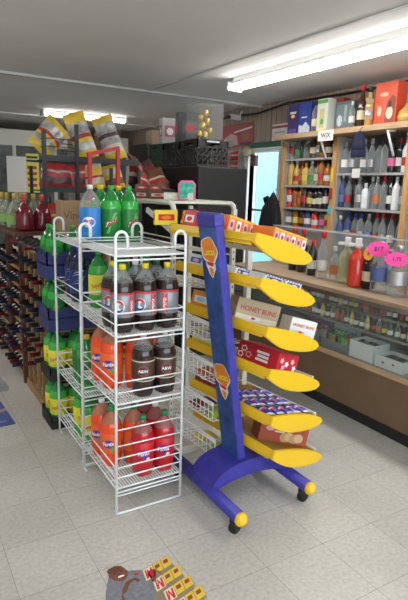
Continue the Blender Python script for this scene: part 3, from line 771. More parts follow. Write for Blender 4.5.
b=B(); fl(ell(.036,.046,20,.672,1.712),skin,b,.0022); fl(ell(.030,.018,14,.664,1.738),M('print_dark_skin',(.13,.05,.03),.5),b,.0025)
for dx in (-.012,.014): fl(ell(.005,.003,8,.672+dx,1.718),M('print_dark',(.02,.015,.015),.5),b,.0027)
fl(ell(.004,.006,8,.675,1.706),M('print_dark_skin',(.13,.05,.03),.5),b,.0027)
fl(ell(.014,.005,10,.676,1.692),wht,b,.0027); fl(ell(.005,.008,8,.638,1.712),skin,b,.0024); fl(ell(.005,.008,8,.706,1.708),skin,b,.0024)
b.build('head',t)
b=B(); fl([(.645,1.60),(.665,1.605),(.690,1.640),(.715,1.648),(.705,1.660),(.680,1.655),(.655,1.625),(.63,1.57),(.60,1.45),(.63,1.44)],skin,b,.0024)
for k in range(4): fl(ell(.010,.0035,8,.716+.004*k,1.655-.006*k),skin,b,.0026)
fl([(.775,1.665),(.80,1.672),(.812,1.655),(.80,1.63),(.785,1.60),(.772,1.61)],skin,b,.0024)
for k in range(4): fl(ell(.010,.0035,8,.808+.003*k,1.662-.008*k),skin,b,.0026)
b.build('arms',t)
b=B(); cases=M('print_beer_case',(.62,.50,.28),.5)
for k,(ox,oy) in enumerate([(.752,1.615),(.758,1.545),(.764,1.475),(.770,1.405)]):
    q=lambda a,c:(ox+a*.125+c*.012+.006*k, oy+a*.030+c*.069)
    P=lambda a0,a1,c0,c1:[q(a0,c0),q(a1,c0),q(a1,c1),q(a0,c1)]
    fl(P(0,1.05,-.02,.98),M('print_case_dark',(.28,.22,.14),.5),b,.0020); fl(P(0,.36,.08,.95),M('print_cream',(.75,.66,.50),.5),b,.0024); fl(P(.38,.69,.18,.96),M('print_case_gold',(.72,.52,.05),.5),b,.0024); fl(P(.72,1.04,.18,.96),M('print_case_gold',(.72,.52,.05),.5),b,.0024)
    fl([q(.05,.2),q(.12,.15),q(.16,.6),q(.24,.1),q(.32,.15),q(.32,.85),q(.26,.85),q(.24,.42),q(.16,.88),q(.10,.45),q(.11,.85),q(.06,.85)],prd,b,.0027)
    for a in (.53,.87): fl([q(a-.09,.5),q(a+.09,.5),q(a+.09,.78),q(a-.09,.78)],M('print_maroon',(.35,.05,.04),.5),b,.0027)
b.build('boxes',t)
t=empty('floor_sticker','blue rectangular floor sticker at the left edge of the aisle','sticker',(0,0,0))
b=B(); fl([(.10,3.25),(.594,3.276),(.575,3.69),(.08,3.67)],M('sticker_blue',(.07,.10,.30),.5,noise=.25,scale=4),b,.001); b.build('sheet',t)
b=B(); fl([(.10,3.44),(.40,3.44),(.585,3.52),(.582,3.56),(.40,3.50),(.10,3.51)],M('print_flesh',(.45,.30,.24),.5),b,.0015); fl([(.2,3.33),(.55,3.33),(.55,3.36),(.2,3.37)],M('print_slate',(.22,.24,.36),.5),b,.0015); b.build('printed_figure',t)
t=empty('floor_sticker','grey rectangular floor sticker further down the aisle, beyond the blue one','sticker',(0,0,0))
b=B(); fl([(.15,3.86),(.66,3.87),(.68,3.95),(.655,4.26),(.13,4.26)],M('sticker_grey',(.30,.31,.34),.5,noise=.2,scale=5),b,.001); b.build('sheet',t)

# ------------------------------------------------------------------ wine racks on the left
GL=M('dark_wine_glass',(.012,.010,.009),.12,coat=.3)
def wine_bottle(cap):
    t=empty('wine_bottle','','bottle')
    B().mat(GL).lathe([(.028,.0),(.037,.004),(.037,.19),(.034,.205),(.022,.222),(.0148,.235),(.0140,.285)],14).build('bottle_body',t)
    B().mat(cap).lathe([(.0152,.236),(.0152,.296),(.0150,.300)],12).build('capsule',t)
    B().mat(M('wine_label',(.70,.66,.56),.6)).lathe([(.0374,.06),(.0374,.14)],14,False,False).build('label',t)
    return t
caps=[M('capsule_'+n,c,.4) for n,c in (('black',(.02,.02,.025)),('dark red',(.13,.010,.016)),('navy',(.015,.02,.07)))]
capn=['black','dark red','navy']
WP=[None]*3
def put_wine(k,mxx,label,grp):
    if WP[k] is None: o=WP[k]=wine_bottle(caps[k])
    else: o=dup(WP[k])
    o.matrix_basis=mxx; return tag(o,label,'bottle',grp)
LAY=Matrix.Rotation(-PI/2,4,'Y')
px0,py0,py1=.822,3.345,3.93
t=empty('wine_rack','natural pine lattice wine rack beside the stacked soda cases','wine rack',(px0,py0,0))
Lw=py1-py0
b=B().mat(pine)
for i in range(5):
    y=i*(Lw-.024)/4
    b.box(0,.022,y,y+.024,.06,1.06)
b.build('upright_slat',t)
b=B().mat(pine)
for i in range(5): b.box(.62,.642,i*(Lw-.024)/4,i*(Lw-.024)/4+.024,.06,1.06)
b.build('upright_slat',t)
b=B().mat(pine); zs=[.147+.106*k for k in range(9)]
for z in zs:
    for i in range(5):
        y=i*(Lw-.024)/4
        b.box(.022,.62,y+(.0 if i<4 else .008),y+.016,z-.060,z-.045); 
        if 0<i<4: b.box(.022,.62,y+.010,y+.028,z-.060,z-.045)
        b.box(.022,.62,max(0,y-.004),min(Lw,y+.028),z-.060,z-.045)
b.build('bottle_rail',t)
b=B().mat(pine).box(-.014,0,0,Lw,0,.06).box(.642,.656,0,Lw,0,.06).box(-.0,.642,0,.012,0,.06).box(0,.642,Lw-.012,Lw,0,.06); b.build('base_board',t)
b=B().mat(pine).box(-.014,.0,0,Lw,1.06,1.095).box(0,.656,0,Lw,1.06,1.075).box(.642,.656,0,Lw,1.075,1.12); b.build('top_tray',t)
G='wine bottles lying in the pine rack'
pitch=(Lw-.024)/4
for k,z in enumerate(zs[::-1]):
    for j in range(4):
        if k>6 and (j+k)%3: continue
        if k==8: continue
        c=(0 if (k*5+j*3)%7<4 else 1 if (k+j)%2 else 2)
        y=py0+.012+pitch*(j+.5)
        put_wine(c,Matrix.Translation((px0+.235,y,z-.0065))@LAY,'wine bottle, %s capsule, pine rack, %s row down, %s from the cases'%(capn[c],nth(k),nth(j)),G)
for j,(y,c) in enumerate([(3.43,1),(3.55,0),(3.68,0),(3.82,1)]):
    put_wine(c,Matrix.Translation((1.0,y,1.0765+.0375))@Matrix.Rotation(.12,4,'Z')@LAY,'wine bottle lying on top of the pine rack, %s from the soda cases'%nth(j),'wine bottles lying on the pine rack')
# carton standing behind
t=carton('brown cardboard carton printed Vino, behind the ginger ale bottle',(.22,.20,.325),M4(1.03,3.67,1.0755,-.08),(.36,.23,.13),deco=None,name='cardboard_carton',cat='box',rough=.7)
lettering('Vino',.075,M('print_brown',(.20,.11,.06),.7),t,mx=FR@Matrix.Translation((.085,.225,0)))
B().mat(M('parcel_tape',(.42,.29,.17),.4)).box(.0,.22,.09,.12,.3252,.3258).build('tape',t)
# dark wood racks with bottles and jugs
def dark_rack(y0,L,label,seed,H=1.165):
    x0=.80; t=empty('wine_rack',label,'wine rack',(x0,y0,0),0,'dark wooden wine racks')
    b=B().mat(dark_wood)
    for y in (0,L-.035):
        for x in (0,.215): b.box(x,x+.035,y,y+.035,0,H-.035)
    b.build('post',t)
    b=B().mat(dark_wood).bbox(-.04,.265,-.01,L+.01,H-.035,H,.006); b.build('top_board',t)
    rows=[.13+.135*k for k in range(7)]
    b=B().mat(dark_wood)
    for z in rows:
        for x in (.0,.19): b.box(x,x+.03,.035,L-.035,z-.055,z-.038)
    b.build('shelf_slat',t)
    for z in rows: B().mat(pine).box(-.004,.0,.035,L-.035,z-.062,z-.038).build('front_strip',t)
    rr=random.Random(seed)
    for k,z in enumerate(rows[::-1]):
        n=int((L-.07)/.095)
        for j in range(n):
            if rr.random()<.15: continue
            c=rr.choice([0,0,1,2]); y=y0+.035+(L-.07)*(j+.5)/n
            put_wine(c,Matrix.Translation((x0+.23,y,z))@LAY,'wine bottle, %s capsule, %s, %s row down, %s from near end'%(capn[c],label.split(',')[0],nth(k),nth(j)),'wine bottles in '+label.split(',')[0])
dark_rack(3.975,.46,'nearer dark wine rack, right behind the pine lattice rack',3)
dark_rack(4.47,.62,'farther dark wine rack, at the left edge of the photo',4)
# jugs
def jug(liq,label_c,cap):
    t=empty('wine_jug','','bottle')
    b=B().lathe([(.045,0,liq),(.062,.006,liq),(.064,.03,liq),(.064,.12,liq),(.058,.145,liq),(.040,.175,liq),(.022,.20,liq),(.0165,.215,liq),(.0155,.245,liq)],18); b.build('bottle_body',t)
    B().mat(cap).lathe([(.017,.215),(.0175,.262),(.0165,.268)],14).build('cap',t)
    if label_c: B().mat(label_c).lathe([(.0645,.035),(.0645,.105)],18,False,False).build('label',t)
    return t
rw=pet('red_wine',(.16,.008,.022)); pw=clear('pale_wine_glass',(.75,.80,.68),.15,.1); gw=pet('green_wine',(.10,.19,.06))
redfoil=M('red_foil',(.60,.08,.06),.35); goldc=M('gold_cap',(.55,.40,.10),.35,.4)
o1=jug(rw,None,redfoil); o1.location=(.865,4.06,1.166); tag(o1,'red wine jug with red neck, left one at the front of the dark rack top','bottle','red wine jugs')
dup(o1,(.998,4.07,1.166),0,'red wine jug with red neck, right one beside the cardboard carton')
wl=M('green_wine_label',(.20,.38,.10),.5)
o2=jug(pw,wl,goldc); o2.location=(.835,4.25,1.166); tag(o2,'pale wine jug with green label, behind the left red jug','bottle','pale wine jugs on the dark racks')
for x,y,lab in [(.975,4.24,'pale wine jug with green label, behind the right red jug'),(.84,4.56,'pale wine jug with green label, nearest on the farther dark rack'),(.835,4.74,'pale wine jug with green label, second on the farther dark rack'),(.97,4.66,'pale wine jug with green label, at the back of the farther dark rack')]: dup(o2,(x,y,1.166),.5,lab)
o3=jug(gw,M('cream_wine_label',(.62,.58,.45),.5),goldc); o3.location=(.97,4.50,1.166); tag(o3,'green glass wine jug on the farther dark rack, between the pale ones','bottle')
o4=jug(pet('rose_wine',(.42,.10,.07)),None,goldc); o4.location=(.835,4.92,1.166); tag(o4,'rose wine jug at the far left end of the dark racks','bottle')

# ------------------------------------------------------------------ chip display
cr=Vector((1.08,4.28,0))
t=empty('chip_rack','black metal rack of chip bags rising behind the soda bottles','rack',cr)
b=B().mat(black_metal); W,D=.80,.46
for x in (0,.26,.55,W):
    b=B().mat(black_metal)
    h={0:1.92,.26:1.98,.55:1.98,W:2.02}[x]
    b.box(x-.014,x+.014,-.014,.014,0,h) if x in(0,.26) else b.box(x-.012,x+.012,D-.012,D+.012,0,h)
    b.build('post',t)
for x,y in ((0,D),(.26,D),(.55,0),(W,0)): B().mat(black_metal).box(x-.012,x+.012,y-.012,y+.012,0,1.66).build('post',t)
for z in (.35,.75,1.12,1.46,1.70):
    b=B().mat(black_metal)
    for k in range(11): b.tube([(W*k/10,0,z),(W*k/10,D,z)],.004,4)
    for k in range(5): b.tube([(0,D*k/4,z-.004),(W,D*k/4,z-.004)],.005,4)
    b.box(0,W,-.008,.0,z-.01,z+.035); b.build('wire_shelf',t)
b=B().mat(black_metal)
for z in (1.80,1.86): b.tube([(0,-.01,z),(.26,-.01,z)],.005,4); b.tube([(.26,D,z),(W,D,z)],.005,4); b.tube([(0,-.01,z),(0,D,z)],.005,4)
b.build('top_rail',t)
rf=empty('red_frame','red square metal frame standing in front of the chip bags','frame',(1.375,4.10,0))
for x in (0,.235): B().mat(red_paint).box(x,x+.028,0,.028,0,1.80 if x else 1.74).build('leg',rf)
m=Matrix.Translation((0,0,1.735))@Matrix.Rotation(-.24,4,'Y'); B().mat(red_paint).box(0,.27,-.001,.029,0,.028,m).build('top_bar',rf)
for x in (0,.235): B().mat(red_paint).box(x,x+.028,-.05,.12,0,.02).build('foot',rf)
by=M('bag_yellow',(.72,.48,.05),.35); bw=M('bag_silver',(.42,.42,.40),.3,.15,noise=.5,scale=14); br_=M('bag_red',(.42,.03,.03),.35); bb=M('bag_brown',(.20,.07,.04),.35); bd=M('bag_dark',(.10,.04,.05),.35); bc=M('bag_cream',(.62,.55,.42),.4)
def bag(x,y,z,w,l,h,rz,rx,ry,cols,label,seed,grp='chip bags on the black rack'):
    """bag standing upright (l is its height), tilted"""
    o=pillow(w,l,h,cols,12,8,seed).build('chip_bag')
    o.matrix_basis=Matrix.Translation((x,y,z+l/2))@Euler((0,ry,rz)).to_matrix().to_4x4()@Matrix.Rotation(PI/2+rx,4,'X')@Matrix.Translation((0,0,-h/2))
    tag(o,label,'chip bag',grp)
    return o
Y_=[(0,by),(.14,bw),(.33,by),(.41,br_),(.49,bw),(.75,by)]
bag(1.17,4.46,1.72,.22,.33,.12,.1,-.25,.75,Y_,'large yellow and silver chip bag leaning on the left end of the rack top',1)
bag(1.45,4.52,1.72,.18,.40,.11,-.2,-.2,-.32,Y_,'tall yellow and silver chip bag in the middle of the rack top',2)
bag(1.72,4.56,1.72,.18,.40,.11,-.3,-.2,-.36,[(0,by),(.16,bc),(.33,bw),(.50,bd),(.58,bw),(.83,by)],'tall pale chip bag on the rack top, right of the middle one',3)
for i in range(3): bag(1.17+i*.105,4.38,1.475,.20,.215,.08,.1*i,-.15,.2-.15*i,[(0,br_),(.2,bd),(.45,br_),(.6,bw),(.66,br_),(.9,bd)],'dark red chip bag on the second shelf, %s from the left end'%nth(i),4+i)
bag(1.50,4.37,1.475,.18,.215,.09,-.2,-.2,-.2,[(0,by),(.2,bc),(.4,br_),(.5,by),(.8,bc)],'small yellow chip bag seen through the red frame, left one',8)
bag(1.67,4.37,1.475,.18,.215,.09,-.3,-.2,-.3,[(0,by),(.2,bb),(.45,by),(.6,bc),(.8,by)],'small yellow and brown chip bag, right of the red frame',9)
for i in range(4): bag(1.18+i*.19,4.40,1.14,.19,.22,.09,.1,-.15,.1*(i-1),[(0,br_),(.2,bb),(.5,by),(.6,br_)],'brown and red chip bag on the third shelf, %s from the left'%nth(i),20+i)
# low snack basket rack right of it with piled bags
t=empty('snack_table','dark low rack heaped with snack bags, right of the chip rack','rack',(1.90,4.30,0))
for x,y in ((0,0),(.34,0),(0,.4),(.34,.4)): B().mat(black_metal).box(x,x+.02,y,y+.02,0,1.42).build('leg',t)
b=B().mat(black_metal).box(0,.36,0,.42,1.42,1.44)
b.box(0,.36,0,.008,1.44,1.50).box(0,.36,.412,.42,1.44,1.50).box(0,.008,0,.42,1.44,1.50).box(.352,.36,0,.42,1.44,1.50); b.build('bin',t)
hc=[[(0,br_),(.3,bc),(.4,br_),(.7,bd)],[(0,bb),(.3,br_),(.5,bc),(.6,bb)],[(0,br_),(.2,bw),(.3,br_),(.8,by)],[(0,bd),(.3,bc),(.5,br_)]]
for i,(x,y,z,rz,rx,ry) in enumerate([(1.98,4.40,1.455,.3,-.5,.5),(2.10,4.38,1.455,-.2,-.5,-.3),(2.18,4.50,1.455,.5,-.6,-.6),(1.99,4.56,1.50,.1,-.3,.3),(2.09,4.56,1.52,-.4,-.3,-.5),(1.96,4.50,1.58,.9,-.7,.2)]):
    bag(x,y,z,.17,.24,.07,rz,rx,ry,hc[i%4],'red and brown snack bag, heap beside the black cooler, %s'%['front left','front middle','front right','back left','back middle','topmost'][i],30+i,'heaped snack bags')
# brown framed board behind the chips
t=empty('notice_board','tall brown framed board with a grey pane, standing behind the chip bags','board',(1.95,5.02,0))
B().mat(wood('board_wood',(.20,.10,.05),(.27,.14,.07),5,'Z')).box(.006,.018,.03,.62,.05,2.03).build('panel',t)
B().mat(M('grey_pane',(.30,.31,.31),.3)).box(.008,.016,.65,1.55,.05,2.03).build('pane',t)
b=B().mat(oak)
for q in ((0,.03,0,2.06),(.62,.65,0,2.06),(1.55,1.58,0,2.06),(.03,1.55,2.03,2.06),(.03,1.55,.02,.05)): b.box(0,.024,*q)
b.build('frame',t)
B().mat(oak).box(-.12,.14,0,.03,0,.02).box(-.12,.14,1.55,1.58,0,.02).build('foot',t)
# ------------------------------------------------------------------ black cooler and what stands on it
FX,FY=2.285,3.95; FH=1.70
t=empty('cooler','tall matt black cooler behind the blue candy stand','cooler',(FX,FY,0))
bk=M('cooler_black',(.012,.012,.013),.45)
B().mat(bk).bbox(0,.50,.03,1.20,.06,FH,.01).build('cabinet',t)
B().mat(bk).bbox(.0,.50,0,.028,.10,FH,.006).build('door',t)
B().mat(black_metal).bbox(.03,.05,-.03,0,.7,1.2,.006).build('handle',t)
B().mat(black_rubber).box(.02,.48,.04,1.18,0,.06).build('plinth',t)
B().mat(M('vent_dark',(.02,.02,.022),.7)).box(-.003,.0,.15,1.1,FH-.03,FH-.026).build('seam',t)
def milk_crate(x,y,z,col,label,w=.315,d=.31,h=.225):
    m=M('crate_'+'_'.join('%02d'%int(c*99) for c in col),col,.5)
    t=empty('milk_crate',label,'crate',(x,y,z),0,'milk crates on the cooler')
    B().mat(m).box(0,w,0,d,0,.012).build('base',t)
    for nm,(L_,mk) in {'front':(w,lambda a,z_:(a,.006,z_)),'back':(w,lambda a,z_:(a,d-.006,z_)),'left':(d,lambda a,z_:(.006,a,z_)),'right':(d,lambda a,z_:(w-.006,a,z_))}.items():
        b=B().mat(m)
        def seg(a0,z0,a1,z1,r=.007): b.tube([mk(a0,z0),mk(a1,z1)],r,4)
        n=6
        for k in range(n+1): seg(L_*k/n*.96+L_*.02,.012,L_*k/n*.96+L_*.02,h-.06,.006)
        for k in range(n):
            seg(L_*k/n*.96+L_*.02,.04,L_*(k+1)/n*.96+L_*.02,.10); seg(L_*k/n*.96+L_*.02,.10,L_*(k+1)/n*.96+L_*.02,.16)
        for zz in (.015,.10,.165): seg(.004,zz,L_-.004,zz,.008)
        def slab(a0,a1,z0,z1):
            p=mk(a0,z0); q=mk(a1,z1); b.box(min(p[0],q[0])-.006,max(p[0],q[0])+.006,min(p[1],q[1])-.006,max(p[1],q[1])+.006,z0,z1)
        slab(.006,L_*.25,h-.06,h); slab(L_*.75,L_-.006,h-.06,h); slab(L_*.25,L_*.75,h-.02,h); slab(L_*.25,L_*.75,h-.065,h-.05)
        b.build('side_panel',t)
    B().mat(M('crate_tag',(.55,.56,.55),.6)).box(w*.3,w*.7,-.002,0,h-.018,h-.004).build('tag',t)
    return t
milk_crate(FX+.02,4.02,FH,(.02,.02,.022),'black milk crate on the cooler, nearest the front')
milk_crate(FX+.02,4.35,FH,(.022,.022,.024),'black milk crate on the cooler, in the middle')
milk_crate(FX+.02,4.68,FH,(.02,.06,.03),'dark green milk crate on the cooler, at the back')
def boxed(label,x,y,z,w,d,h,rz,col,front,nm='display_box'):
    return carton(label,(w,d,h),M4(x,y,z,rz),col,None,nm,'box',front)
zt2=FH+.2255
t=empty('plastic_case','clear plastic case with golden figures, on the front milk crate','case',(FX+.06,4.08,zt2))
b=B().mat(clear('acrylic',(.93,.95,.95),.07)); b.box(0,.25,0,.22,.012,.31); b.build('cover',t)
B().mat(black_metal).box(-.005,.255,-.005,.225,0,.012).build('base',t)
b=B().mat(M('brass_toy',(.65,.42,.10),.3,.7))
for i,(x,z,r) in enumerate([(.07,.06,.03),(.13,.05,.035),(.18,.09,.03),(.10,.13,.035),(.15,.17,.03),(.08,.20,.028),(.13,.24,.03)]): b.sphere((x,.11,z),r,10,sz=1.2)
b.build('golden_figure',t)
boxed('black picture box with red marks, on the middle milk crate',FX+.06,4.44,zt2,.22,.10,.27,-.15,(.05,.05,.06),deco_plain(M('print_dim',(.10,.10,.12),.4),prd))
boxed('white and red box standing on the green milk crate',FX+.06,4.78,zt2,.16,.09,.25,-.1,(.45,.42,.42),deco_plain(M('print_rose',(.45,.12,.14),.5),wht))
t=boxed('brown cardboard box on the far cabinet behind the milk crates',2.50,5.35,1.965,.22,.18,.15,-.1,(.34,.21,.11),None,'cardboard_carton')
t=empty('storage_cabinet','plain dark storage cabinet beyond the black cooler','cabinet',(2.40,5.28,0))
B().mat(M('dark_cabinet',(.06,.05,.045),.6)).bbox(0,.5,0,.45,0,1.965,.006).build('body',t)
B().mat(M('dark_cabinet',(.06,.05,.045),.6)).bbox(.01,.49,-.02,0,.05,1.93,.004).build('door',t)
# ------------------------------------------------------------------ far back: walk-in cooler front with poster
t=empty('walk_in_cooler','pale walk-in cooler front across the far back wall','cooler',(1.2,9.6,0))
cp=M('cream_panel',(.70,.70,.64),.6)
B().mat(cp).box(0,2.8,0,.5,2.14,2.40).build('header_panel',t)
b=B().mat(M('pale_frame',(.62,.62,.58),.5))
for k in range(5): b.box(k*.69,k*.69+.06,0,.3,0,2.14)
b.box(0,2.82,0,.3,0,.2); b.build('frame',t)
for k in range(4):
    d=B().mat(clear('cooler_glass',(.75,.80,.80),.12)).box(k*.69+.06,k*.69+.69,.02,.03,.2,2.14).build('glass_door',t)
    B().mat(black_metal).box(k*.69+.60,k*.69+.62,-.02,.02,.9,1.3).build('handle',d)
b=B().mat(M('dim_stock',(.30,.28,.25),.8,noise=.7,scale=7)).box(0,2.8,.42,.46,.2,2.14); b.build('stocked_shelves',t)
t=empty('poster','white, yellow and red paper poster on the far cooler glass','poster',(1.70,9.58,1.36))
B().mat(white_paper).box(.08,.40,0,.004,0,.60).build('sheet',t)
b=B().mat(M('poster_yellow',(.72,.78,.15),.6)).box(.40,.62,0,.004,.0,.66)
b.mat(M('poster_red',(.60,.06,.05),.6))
for k in range(4): b.box(.42,.58,-.002,0,.10+k*.10,.15+k*.10)
b.mat(black_metal); 
for k in range(2): b.box(.41,.60,-.002,0,.52+k*.06,.555+k*.06)
b.build('side_strip',t)
# ------------------------------------------------------------------ counter
KX,KY0,KY1,KD=2.60,.9,3.88,.50
t=empty('display_counter','long brown counter with a glass display front on the right','counter',(KX,KY0,0))
L_=KY1-KY0
B().mat(black_rubber).box(.02,KD,0,L_,0,.085).build('kickboard',t)
B().mat(M('brown_laminate',(.185,.112,.064),.4,noise=.08,scale=6)).box(0,KD,0,L_,.085,.40).build('lower_panel',t)
B().mat(oak_y).bbox(-.012,.03,0,L_,.395,.43,.004).build('lower_trim',t)
B().mat(M('display_floor',(.30,.27,.24),.6)).box(.03,KD,0,L_,.40,.425).build('display_floor',t)
B().mat(M('display_back',(.07,.06,.055),.6)).box(KD-.02,KD,0,L_,.425,.835).box(.0,KD,0,.02,.425,.835).box(.0,KD,L_-.02,L_,.425,.835).build('display_back',t)
B().mat(wood('counter_wood',(.30,.21,.135),(.40,.29,.19),6,'Y')).bbox(-.02,KD+.02,0,L_,.842,.872,.006).build('counter_top',t)
B().mat(M('chrome_trim',(.55,.55,.55),.25,.9)).box(-.004,.014,0,L_,.815,.842).box(-.004,.014,0,L_,.43,.438).build('metal_trim',t)
gl=clear('counter_glass',(.95,.975,.965),.015,0,.10)
B().mat(gl).box(.002,.007,.02,L_-.02,.438,.815).build('front_glass',t)
ge=clear('shelf_glass',(.86,.93,.90),.05,0,.15)
for z,x0 in ((.625,.03),(.735,.05)):
    B().mat(ge).box(x0,KD-.03,.02,L_-.02,z,z+.006).mat(M('chrome_trim',(.55,.55,.55),.25,.9)).box(x0-.006,x0,.02,L_-.02,z-.004,z+.010).build('glass_shelf',t)
# acrylic ledge above the counter bottles
t=empty('acrylic_shelf','clear acrylic riser shelf along the back of the counter','shelf',(3.0,2.0,.873))
B().mat(clear('acrylic',(.93,.95,.95),.07)).box(0,.10,0,1.8,.335,.341).box(0,.006,0,1.8,.0,.335).build('panel',t)
B().mat(M('edge_light',(.70,.76,.75),.3)).box(-.002,.0,0,1.8,.333,.343).build('edge',t)

def lbot(prof,liq,lab,cap,h0,lz,n=14,fill=None,sq=0,name='liquor_bottle'):
    """small generic bottle: prof (r,z) list of the glass; lab material on lz band; cap from h0"""
    t=empty(name,'','bottle')
    b=B(); p2=[]
    for r,z in prof: p2.append((r,z,(liq if (fill is None or z<=fill) else CLG)))
    b.mat(liq).lathe(p2,n,sq=sq); b.build('bottle_body',t)
    rt,zt=prof[-1]
    B().mat(cap).lathe([(rt+.0025,h0),(rt+.003,zt+.012),(rt+.002,zt+.014)],10).build('cap',t)
    if lab:
        rb=max(r for r,z in prof)
        B().mat(lab).lathe([(rb+.0008,lz[0]),(rb+.0008,lz[1])],n,False,False,sq=sq).build('label',t)
    return t
CLG=clear('clear_bottle_glass',(.90,.93,.93),.14)
LIQ={'clear':clear('clear_spirit',(.90,.93,.94),.16),'amber':pet('amber_spirit',(.34,.12,.02)),'gold':pet('gold_spirit',(.62,.40,.10)),'brown':pet('brown_liqueur',(.07,.03,.015)),'green':pet('green_bottle_glass',(.03,.09,.035)),
 'red':pet('red_liqueur',(.70,.05,.03)),'blue':clear('blue_bottle_glass',(.30,.38,.75),.2,.1),'white':M('frosted_white',(.72,.75,.78),.35),'yellow':clear('pale_yellow_spirit',(.86,.88,.66),.18,.1),'dark':pet('dark_bottle_glass',(.02,.018,.02)),'orange':pet('orange_liqueur',(.85,.22,.03))}
LAB={'white':M('lab_white',(.72,.70,.66),.6),'cream':M('lab_cream',(.66,.58,.40),.6),'yellow':M('lab_yellow',(.70,.55,.12),.6),'red':M('lab_red',(.40,.03,.03),.5),'black':M('lab_black',(.03,.03,.03),.5),'orange':M('lab_orange',(.55,.17,.05),.5),'blue':M('lab_blue',(.10,.15,.36),.5),'silver':M('lab_silver',(.5,.5,.52),.35,.5),'green':M('lab_green',(.06,.25,.10),.5),'pink':M('lab_pink',(.75,.15,.35),.5),None:None}
CAP={'red':M('cap_red2',(.62,.02,.03),.4),'white':M('cap_white2',(.78,.78,.78),.4),'black':M('cap_black2',(.02,.02,.02),.4),'gold':M('gold_cap',(.55,.40,.10),.35,.4),'silver':M('cap_silver2',(.55,.55,.57),.3,.7),'blue':M('cap_blue2',(.04,.08,.38),.4),'green':M('cap_green2',(.03,.22,.08),.4)}
SH={'tall':[(.030,0),(.036,.004),(.037,.02),(.037,.185),(.031,.21),(.016,.235),(.0135,.25),(.0135,.285)],
    'round':[(.034,0),(.041,.005),(.042,.02),(.042,.135),(.036,.165),(.020,.190),(.015,.205),(.014,.25)],
    'square':[(.034,0),(.039,.004),(.040,.02),(.040,.155),(.030,.180),(.015,.19),(.014,.225)],
    'long':[(.030,0),(.034,.004),(.034,.17),(.030,.20),(.020,.225),(.0145,.25),(.014,.30)]}
LBP={}
def put_bot(sh,liq,lab,cap,loc,rz,label,grp,fill=None):
    k=(sh,liq,lab,cap)
    if k not in LBP:
        P_=SH[sh]; top=P_[-1][1]; body=[z for r,z in P_ if r>.029]; zb=max(body)
        o=LBP[k]=lbot(P_,LIQ[liq],LAB[lab],CAP[cap],top-.03,(zb*.28,zb*.62),sq=4 if sh=='square' else 0,n=16 if sh=='square' else 14)
        o.location=loc; o.rotation_euler=(0,0,rz)
    else: o=dup(LBP[k],loc,rz)
    return tag(o,label,'bottle',grp)
def desc(sh,liq,lab,cap):
    sn={'tall':'tall ','round':'round-shouldered ','square':'square ','long':'long-necked '}[sh]
    return '%s%s bottle, %s, %s cap'%(sn,liq,(lab+' label') if lab else 'no label',cap)

# ------------------------------------------------------------------ liquor shelving on the right wall
SX=3.86
def bay(y0,y1,zs,label,bdepth=.235):
    t=empty('liquor_shelf',label,'shelf unit',(SX,y0,0),0,'liquor shelf bays')
    W=y1-y0
    B().mat(M('shelf_back',(.17,.165,.16),.6)).box(bdepth-.012,bdepth,.0,W,0,2.05).build('back_panel',t)
    for z in zs:
        B().mat(grey_shelf).bbox(-.01,bdepth-.012,.0,W,z-.022,z,.002).build('shelf_board',t)
    B().mat(M('shelf_side',(.36,.35,.33),.6)).box(.0,bdepth-.012,0,.012,0,2.05).box(0,bdepth-.012,W-.012,W,0,2.05).build('side_panel',t)
    return t
LZ=[.62,.90,1.125,1.345,1.585,1.865]
RZ=[.70,1.03,1.375,1.705]
bay(3.985,4.735,LZ,'left liquor shelf bay, beside the bright doorway')
bay(3.105,3.93,RZ,'right liquor shelf bay, at the right edge of the photo')
bay(2.2,3.05,RZ,'near liquor shelf bay, cut off by the right edge of the photo')
for y,lab in ((4.738,'wooden post at the left end of the liquor shelves'),(3.932,'wooden post between the left and right liquor bays'),(3.052,'wooden post at the right edge of the photo')):
    o=B().mat(oak).bbox(SX-.03,SX+.20,y,y+.05,0,2.055,.003).build('wooden_post'); tag(o,lab,'post','liquor shelf posts')
def row(y0,y1,z,items,where,grp,dep=.05):
    n=len(items); p=(y1-y0)/n
    for i,(sh,liq,lab,cap) in enumerate(items):
        y=y1-p*(i+.5)
        put_bot(sh,liq,lab,cap,(SX+dep+.01*((i*7)%3),y,z),PI/2*0-.9+.2*((i*5)%3-1),desc(sh,liq,lab,cap)+', %s, %s from left'%(where,nth(i)),grp)
G='bottles in the left liquor bay'
row(4.0,4.725,1.865,[('tall','clear','red','white'),('round','clear','green','black'),('tall','green',None,'silver'),('round','clear',None,'white'),('square','brown','cream','gold'),('tall','clear','silver','silver'),('square','amber','black','black'),('round','brown','cream','black'),('tall','dark','white','gold')],'left bay top shelf',G)
row(4.0,4.725,1.585,[('tall','gold',None,'white'),('round','gold','red','white'),('round','amber','orange','red'),('square','gold','yellow','gold'),('round','yellow','green','white'),('square','yellow','cream','red'),('tall','amber','red','silver'),('round','amber','white','black'),('square','gold','cream','gold')],'left bay second shelf',G)
row(4.0,4.725,1.345,[('tall','red','white','black'),('square','amber','red','red'),('round','amber','orange','red'),('tall','brown','red','red'),('square','brown','yellow','black'),('round','dark','white','black'),('square','dark','cream','black'),('tall','dark','white','gold'),('square','amber','black','gold')],'left bay third shelf',G)
row(4.0,4.725,1.125,[('square','clear','white','silver'),('square','amber','yellow','gold'),('square','brown','orange','gold'),('square','blue','white','white'),('round','red','white','red'),('square','clear','pink','white'),('square','gold','red','gold')],'left bay fourth shelf',G)
row(4.0,4.725,.90,[('square','dark','red','red'),('round','amber','white','black'),('square','dark','white','black'),('round','red','white','red'),('square','brown','cream','gold'),('round','dark','white','red'),('square','amber','red','red'),('round','brown','yellow','gold')],'left bay fifth shelf',G)
G='bottles in the right liquor bay'
